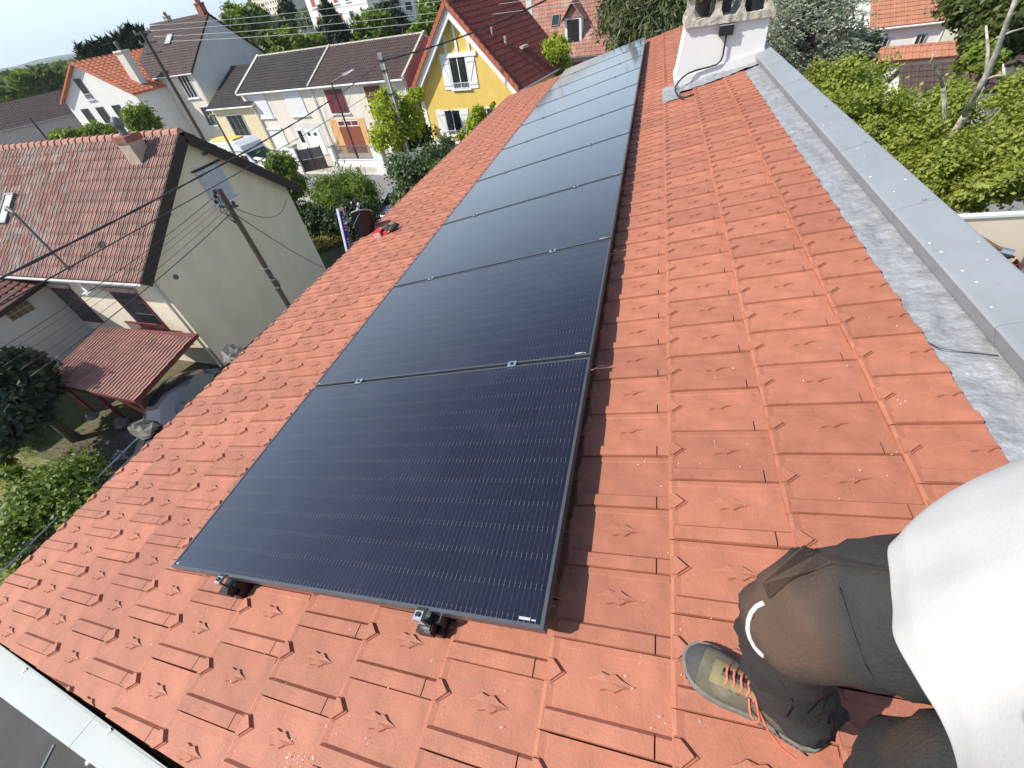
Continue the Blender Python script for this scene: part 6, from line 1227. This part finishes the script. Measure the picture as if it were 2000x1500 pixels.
SR, ER, WR = (.66, .03, 1.30), (.58, .10, 1.05), (.40, -.10, 1.13); SL_, EL, WL = (.66, -.33, 1.30), (.50, -.46, 1.08), (.27, -.40, 1.16)
body = skin_fig('body', [(SP, (.10, .085)), (CH, (.13, .105)), ((.64, -.16, 1.31), (.10, .08)), (NK, .052), ((.60, -.175, 1.46), .052), (HR, .065), (KR, .045), (AR, .036), ((.50, -.045, .04), .034), (HL, .065), (KL, .045), (AL, .036), ((.62, -.29, .075), .034),
    (SR, .052), (ER, .038), (WR, .026), (SL_, .052), (EL, .038), (WL, .026)], [(0, 1), (1, 2), (2, 3), (3, 4), (0, 5), (5, 6), (6, 7), (7, 8), (0, 9), (9, 10), (10, 11), (11, 12), (2, 13), (13, 14), (14, 15), (2, 16), (16, 17), (17, 18)], 2, M['skin'], per)
# head with face, ears and hair
hm = MB(); hd_ = Vector(HD); fwd_ = Vector((-.85, -.25, -.46)).normalized(); up_ = Vector((-.46, -.1, .88)); up_ = (up_ - fwd_ * up_.dot(fwd_)).normalized(); sd_ = fwd_.cross(up_)
HM = Matrix(((sd_.x, fwd_.x, up_.x, hd_.x), (sd_.y, fwd_.y, up_.y, hd_.y), (sd_.z, fwd_.z, up_.z, hd_.z), (0, 0, 0, 1)))
def face_pt(th, ph):
    x = math.sin(th) * math.cos(ph); y = math.sin(th) * math.sin(ph); z = math.cos(th); w = .075 * (1 - .16 * max(0, -z)); f = .098 * (1 - .08 * max(0, -z)); v = [w * x, f * y, .118 * z]
    if y > 0:
        v[1] += .022 * math.exp(-((x * 5.5) ** 2 + ((z + .12) * 4.5) ** 2)) - .010 * (math.exp(-(((x - .42) * 6) ** 2 + ((z - .05) * 7) ** 2)) + math.exp(-(((x + .42) * 6) ** 2 + ((z - .05) * 7) ** 2))) + .007 * math.exp(-((x * 3) ** 2 + ((z + .50) * 9) ** 2)) + .008 * math.exp(-((x * 3) ** 2 + ((z + .85) * 6) ** 2))
    return v
hm = MB(HM); hm.grid([[face_pt(math.pi * i / 28, 2 * math.pi * j / 40) for j in range(41)] for i in range(29)]); ho = hm.build('head', M['skin'], per, world=True, smooth=True)
for s_ in (-1, 1):
    MB(HM).ball((s_ * .030, .086, .008), .013, .011, .010, 12, 8).build('eye', mat('eye_white', (.7, .7, .68), .2) if s_ < 0 else bpy.data.materials['eye_white'], ho, world=True, smooth=True); MB(HM).ball((s_ * .076, -.005, -.005), .008, .020, .032, 10, 7).build('ear', M['skin'], ho, world=True, smooth=True)
    MB(HM).ball((s_ * .030, .0955, .008), .006, .003, .006, 10, 6).build('iris', M['hair'], ho, world=True)
MB(HM).ball((0, .094, -.058), .023, .006, .006, 12, 6).build('lips', mat('lips', (.40, .16, .13), .5), ho, world=True, smooth=True)
hr = MB(HM); hr.grid([[tuple(c * 1.06 for c in face_pt(math.pi * i / 28, 2 * math.pi * j / 40)) if not (i > 10 and 4 < j < 16) else tuple(c * .97 for c in face_pt(math.pi * i / 28, 2 * math.pi * j / 40)) for j in range(41)] for i in range(18)]); hr.build('hair', M['hair'], ho, world=True, smooth=True)
def hand(wr_, el, side):
    w = Vector(wr_); f = (w - Vector(el)).normalized(); n_ = Vector((0, 0, 1)); n_ = (n_ - f * n_.dot(f)).normalized(); s_ = f.cross(n_) * side; P = [(tuple(w - f * .02), .026), (tuple(w + f * .04), (.036, .016)), (tuple(w + f * .085), (.040, .015))]; E = [(0, 1), (1, 2)]
    for k, (o_, ln) in enumerate(((-.030, .062), (-.010, .072), (.011, .068), (.030, .052))):
        b0_ = w + f * .09 + s_ * o_; c1 = b0_ + f * ln * .45 - n_ * .006; c2_ = c1 + f * ln * .3 - n_ * ln * .30; c3 = c2_ + f * ln * .06 - n_ * ln * .34; i0 = len(P); P += [(tuple(b0_), .0095), (tuple(c1), .0090), (tuple(c2_), .0085), (tuple(c3), .0075)]; E += [(2, i0), (i0, i0 + 1), (i0 + 1, i0 + 2), (i0 + 2, i0 + 3)]
    t0 = w + f * .03 - s_ * .03; i0 = len(P); P += [(tuple(t0), .013), (tuple(t0 + f * .03 - s_ * .02 - n_ * .01), .011), (tuple(t0 + f * .055 - s_ * .022 - n_ * .03), .009)]; E += [(1, i0), (i0, i0 + 1), (i0 + 1, i0 + 2)]
    return skin_fig('hand', P, E, 2, M['skin'], per)
hand(WR, ER, 1); hand(WL, EL, -1)
# trousers: one garment, loose, flaring over the shoes
T_ = [((.675, -.14, .84), (.135, .11)), ((.655, -.055, .74), (.11, .10)), ((.545, -.035, .62), (.105, .108)), ((.432, -.018, .49), (.084, .094)), ((.448, -.030, .38), (.074, .080)), ((.492, -.042, .25), (.070, .076)), ((.532, -.048, .155), (.072, .078)), ((.543, -.050, .105), (.076, .082)),
      ((.650, -.225, .73), (.110, .100)), ((.585, -.215, .63), (.098, .10)), ((.52, -.205, .50), (.092, .094)), ((.60, -.28, .27), (.078, .082)), ((.69, -.335, .13), (.088, .092))]
tr_ = skin_fig('trousers', T_, [(0, 1), (1, 2), (2, 3), (3, 4), (4, 5), (5, 6), (6, 7), (0, 8), (8, 9), (9, 10), (10, 11), (11, 12)], 3, M['trouser'], per, wr=wrinkle_t)
# shirt: hanging loose and forward
from mathutils import noise as _nz
def ring(c, rx, ry, tilt, n, amp, ph):
    c = Vector(c); P = []
    for i in range(n + 1):
        w = 2 * math.pi * i / n; k = 1 + amp * (1 - 2 * abs(math.sin(2.5 * w + ph))) + amp * .8 * math.sin(7 * w + 2.3 * ph) + amp * .35 * math.sin(13 * w + 3 * ph); k += min(1, amp * 40) * (.045 * (.35 - abs(_nz.noise((math.cos(w) * 2.2 + 3, math.sin(w) * 2.2, c.z * 3.2)))) + .022 * (.3 - abs(_nz.noise((math.cos(w) * 5 + 3, math.sin(w) * 5 + c.z * 4, c.z * 5))))); q8 = (abs(math.cos(w)) ** 2.8 + abs(math.sin(w)) ** 2.8) ** (-1 / 2.8); x = math.cos(w) * rx * k * q8; y = math.sin(w) * ry * k * q8; P.append((c.x + x + .30 * min(0, y + .05) * min(1, amp * 30), c.y + y, c.z + tilt * x))
    return P
sh = MB(); NS = 120
SHY = -.05; fine_secs = []
secs = [((.615, -.115, .765), .183, .195, .10, .040, 0.0), ((.614, -.116, .772), .190, .202, .10, .040, 0.0), ((.616, -.118, .80), .193, .203, .08, .038, .15), ((.622, -.122, .86), .192, .200, .06, .034, .5), ((.632, -.128, .94), .186, .195, .03, .028, 1.0), ((.645, -.135, 1.03), .176, .19, 0, .014, 1.6), ((.655, -.142, 1.12), .166, .195, 0, .012, 2.0), ((.66, -.148, 1.22), .150, .200, 0, .010, 2.3), ((.652, -.152, 1.29), .128, .192, 0, .006, 2.5), ((.640, -.158, 1.345), .095, .13, -.1, .003, 2.5), ((.630, -.163, 1.375), .066, .075, -.15, 0, 0)]
A_s = np.array([[*q[0], *q[1:]] for q in secs]); tt = np.linspace(0, len(secs) - 1, 70); I_s = np.stack([np.interp(tt, np.arange(len(secs)), A_s[:, j]) for j in range(8)], 1); fine_secs = [((q[0], q[1], q[2]), q[3], q[4], q[5], q[6], q[7]) for q in I_s.tolist()]
sh.grid([ring((s_[0][0], s_[0][1] + SHY * min(1, max(0, (1.38 - s_[0][2]) / .2)), s_[0][2]), *(s_[1:4]), NS, s_[4], s_[5]) for s_ in fine_secs]); so = sh.build('t_shirt', M['shirt'], per, world=True, smooth=True)
sd2 = so.modifiers.new('sub', 'SUBSURF'); sd2.levels = 1; sd2.render_levels = 1; so2 = so.modifiers.new('sol', 'SOLIDIFY'); so2.thickness = .002
for S_, E_ in ((SR, ER), (SL_, EL)):
    S_ = Vector(S_); E_ = Vector(E_); d_ = (E_ - S_); s3 = MB(); s3.tube([S_ + Vector((-.01, -.06 if S_.y > -.1 else .06, .02)), S_, S_ + d_ * .35, S_ + d_ * .72], .08, 18, False, rs=[.085, .082, .078, .080]); s3.build('sleeve', M['shirt'], per, world=True, smooth=True)
hemt = None; _ = ''' hemt.tube(ring((.6145, -.1155 + SHY, .790), .1945, .2045, .10, 60, .040, .05), .0012, 5, False); hemt.build('hem_seam', M['piping'], per, world=True)
'''
# shoes
def shoe(toe, heel, zoff=0.0):
    toe = Vector(toe); heel = Vector(heel); f = (toe - heel); Ls = f.length; f.normalize(); n_ = Vector((-sn, 0, cs)); n_ = (n_ - f * n_.dot(f)).normalized(); s_ = n_.cross(f); SM = Matrix(((f.x, s_.x, n_.x, heel.x), (f.y, s_.y, n_.y, heel.y), (f.z, s_.z, n_.z, heel.z), (0, 0, 0, 1))); k = Ls / .29
    ts = [0, .03, .10, .25, .40, .52, .64, .76, .86, .94, .985, 1.0]; wd = [.012, .026, .036, .037, .036, .041, .047, .049, .045, .034, .018, .004]; ht = [.055, .085, .098, .100, .094, .082, .070, .060, .054, .046, .036, .026]; cy = [0, 0, 0, 0, .001, .002, .003, .003, .002, -.001, -.003, -.004]
    P = []
    for t, w, h, c_ in zip(ts, wd, ht, cy): P.append([(t * .29 * k, c_ + w * math.sin(a) * (1.0 if abs(a) > .9 else .96), .020 + (h - .020) * max(0, math.cos(a)) ** (.55) ) for a in np.linspace(-math.pi / 2, math.pi / 2, 17)])
    u = MB(SM); u.grid(P[:9]); uo = u.build('shoe_upper', M['suede'], per, world=True, smooth=True)
    u = MB(SM); u.grid([[(x, y * 1.02, z + .001) for x, y, z in r] for r in P[8:]]); u.build('toe_cap', M['toe'], per, world=True, smooth=True)
    so_ = MB(SM); ring_ = [(t, w, c_) for t, w, c_ in zip(ts, wd, cy)]; out = [(t * .302 * k - .005, c_ + w * 1.10 + .002) for t, w, c_ in ring_] + [(t * .302 * k - .005, c_ - w * 1.10 - .002) for t, w, c_ in ring_[::-1]]
    so_.prism([(x, y, 0) for x, y in out][::-1], (0, 0, .024)); so_.build('sole', M['sole'], per, world=True)
    tg = MB(SM); tg.grid([[(t * .29 * k, c_ + w * .62 * math.sin(a), .0215 + (h - .020) * max(0, math.cos(a * .62)) ** .55) for a in np.linspace(-math.pi / 2, math.pi / 2, 9)] for t, w, h, c_ in zip(ts[3:8], wd[3:8], ht[3:8], cy[3:8])]); tg.build('tongue', M['tongue'], per, world=True, smooth=True)
    def hgt(x): return float(np.interp(x / (.29 * k), ts, ht)) + .004
    dk_ = MB(SM); dk_.grid([[(x, y, hgt(x) - .0005 - abs(y) * .3) for y in (-.010, 0, .010)] for x in np.linspace(.135, .190, 6)]); dk_.build('lace_gap', M['black'], per, world=True)
    for sg in (-1, 1):
        for j in range(5): x = .119 + j * .015; MB(SM).tube([(x, sg * .0245, hgt(x) - .0135), (x, sg * .0250, hgt(x) - .0085)], .0042, 8).build('eyelet', M['toe'], per, world=True)
        st_ = MB(SM)
        for j in range(22): x = .105 + j * .0045; st_.tube([(x, sg * .0335, hgt(x) - .019), (x + .0026, sg * .0335, hgt(x) - .019)], .0006, 4)
        st_.build('stitching', M['tongue'], per, world=True, kind='stuff')
    hc_ = MB(SM); hc_.grid([[(x, y * 1.03, z * .62 + .008) for x, y, z in r] for r in P[:4]]); hc_.build('heel_counter', M['toe'], per, world=True, smooth=True)
    ws_ = MB(SM)
    for j in range(26): t_ = .06 + j * .034; xx = t_ * .302 * k - .005; ww = float(np.interp(t_, ts, wd)) * 1.10 + .0022; [ws_.box(xx, xx + .0035, sg * ww - .001, sg * ww + .001, .003, .019) for sg in (-1, 1)]
    ws_.build('sole_lugs', M['toe'], per, world=True, kind='stuff')
    for j in range(5): x = .118 + j * .015; l_ = MB(SM); l_.tube([(x, -.024, hgt(x) - .011), (x + .004, -.012, hgt(x) - .001), (x + .002, 0, hgt(x) + .004), (x - .003, .012, hgt(x) - .001), (x + .002, .024, hgt(x) - .011)], .0027, 6); l_.build('lace', M['lace'], per, world=True, smooth=True)
    for sg in (-1, 1): l_ = MB(SM); l_.tube([(.125, sg * .004, hgt(.125) + .003), (.112, sg * .028, .092), (.100, sg * .046, .064), (.108, sg * .052, .055), (.120, sg * .044, .062), (.128, sg * .024, hgt(.125) - .006)], .0024, 6); l_.build('lace_loop', M['lace'], per, world=True, smooth=True)
    l_ = MB(SM); l_.tube([(.11, .03, .085), (.085, .05, .05), (.055, .062, .03), (.03, .065, .026)], .0022, 6); l_.build('lace_end', M['lace'], per, world=True)
shoe(onroof(1341, 1283, TB + .018), onroof(1603, 1444, TB + .020)); shoe((.52, -.27, zr(.52)), (.785, -.385, zr(.785)))
# piping round the knee patch, pocket flap and seams, laid on the cloth
bm_v = [wm(tr_) @ v.co for v in tr_.data.vertices]; BV = BVHTree.FromPolygons(bm_v, [tuple(p.vertices) for p in tr_.data.polygons])
def oncloth(x, y, off=.002, last=None):
    d = Vector(ray(x, y)).normalized(); h = BV.ray_cast(Vector(CAM), d)
    if h[0] is None:
        h = BV.find_nearest(Vector(CAM) + d * (last if last else .62)); return h[0] + h[1] * off
    return h[0] - d * off
def cloth_line(name, pix, r, m, off=.0015):
    P = [oncloth(x, y, off) for x, y in pix]; t = MB(); t.tube(P, r, 6); t.build(name, m, per, world=True, smooth=True)
cloth_line('knee_piping', [(1492, 1177), (1478, 1184), (1468, 1196), (1462, 1212), (1461, 1230), (1465, 1246), (1473, 1262), (1482, 1273), (1492, 1281)], .0036, M['piping'], .002)
cloth_line('side_seam', [(1600, 1075), (1640, 1150), (1665, 1230), (1690, 1300), (1710, 1330)], .0012, M['trouser'])
cloth_line('shin_seam', [(1500, 1300), (1530, 1340), (1548, 1370), (1535, 1400)], .0012, M['trouser'])
pf = MB(); fl_ = [(1489, 1137), (1575, 1067), (1602, 1082), (1660, 1050), (1625, 1100), (1560, 1125), (1500, 1165)]; Pf = [oncloth(x, y, .006, .60) for x, y in fl_]; Pf[0] = Vector(CAM + ray(1487, 1136) * .605); Pf[1] = Vector(CAM + ray(1569, 1064) * .585); pf.add(Pf, [(0, 1, 2), (0, 2, 5), (2, 3, 4), (2, 4, 5), (0, 5, 6)]); o = pf.build('pocket_flap', M['trouser'], per, world=True); md = o.modifiers.new('t', 'SOLIDIFY'); md.thickness = .004
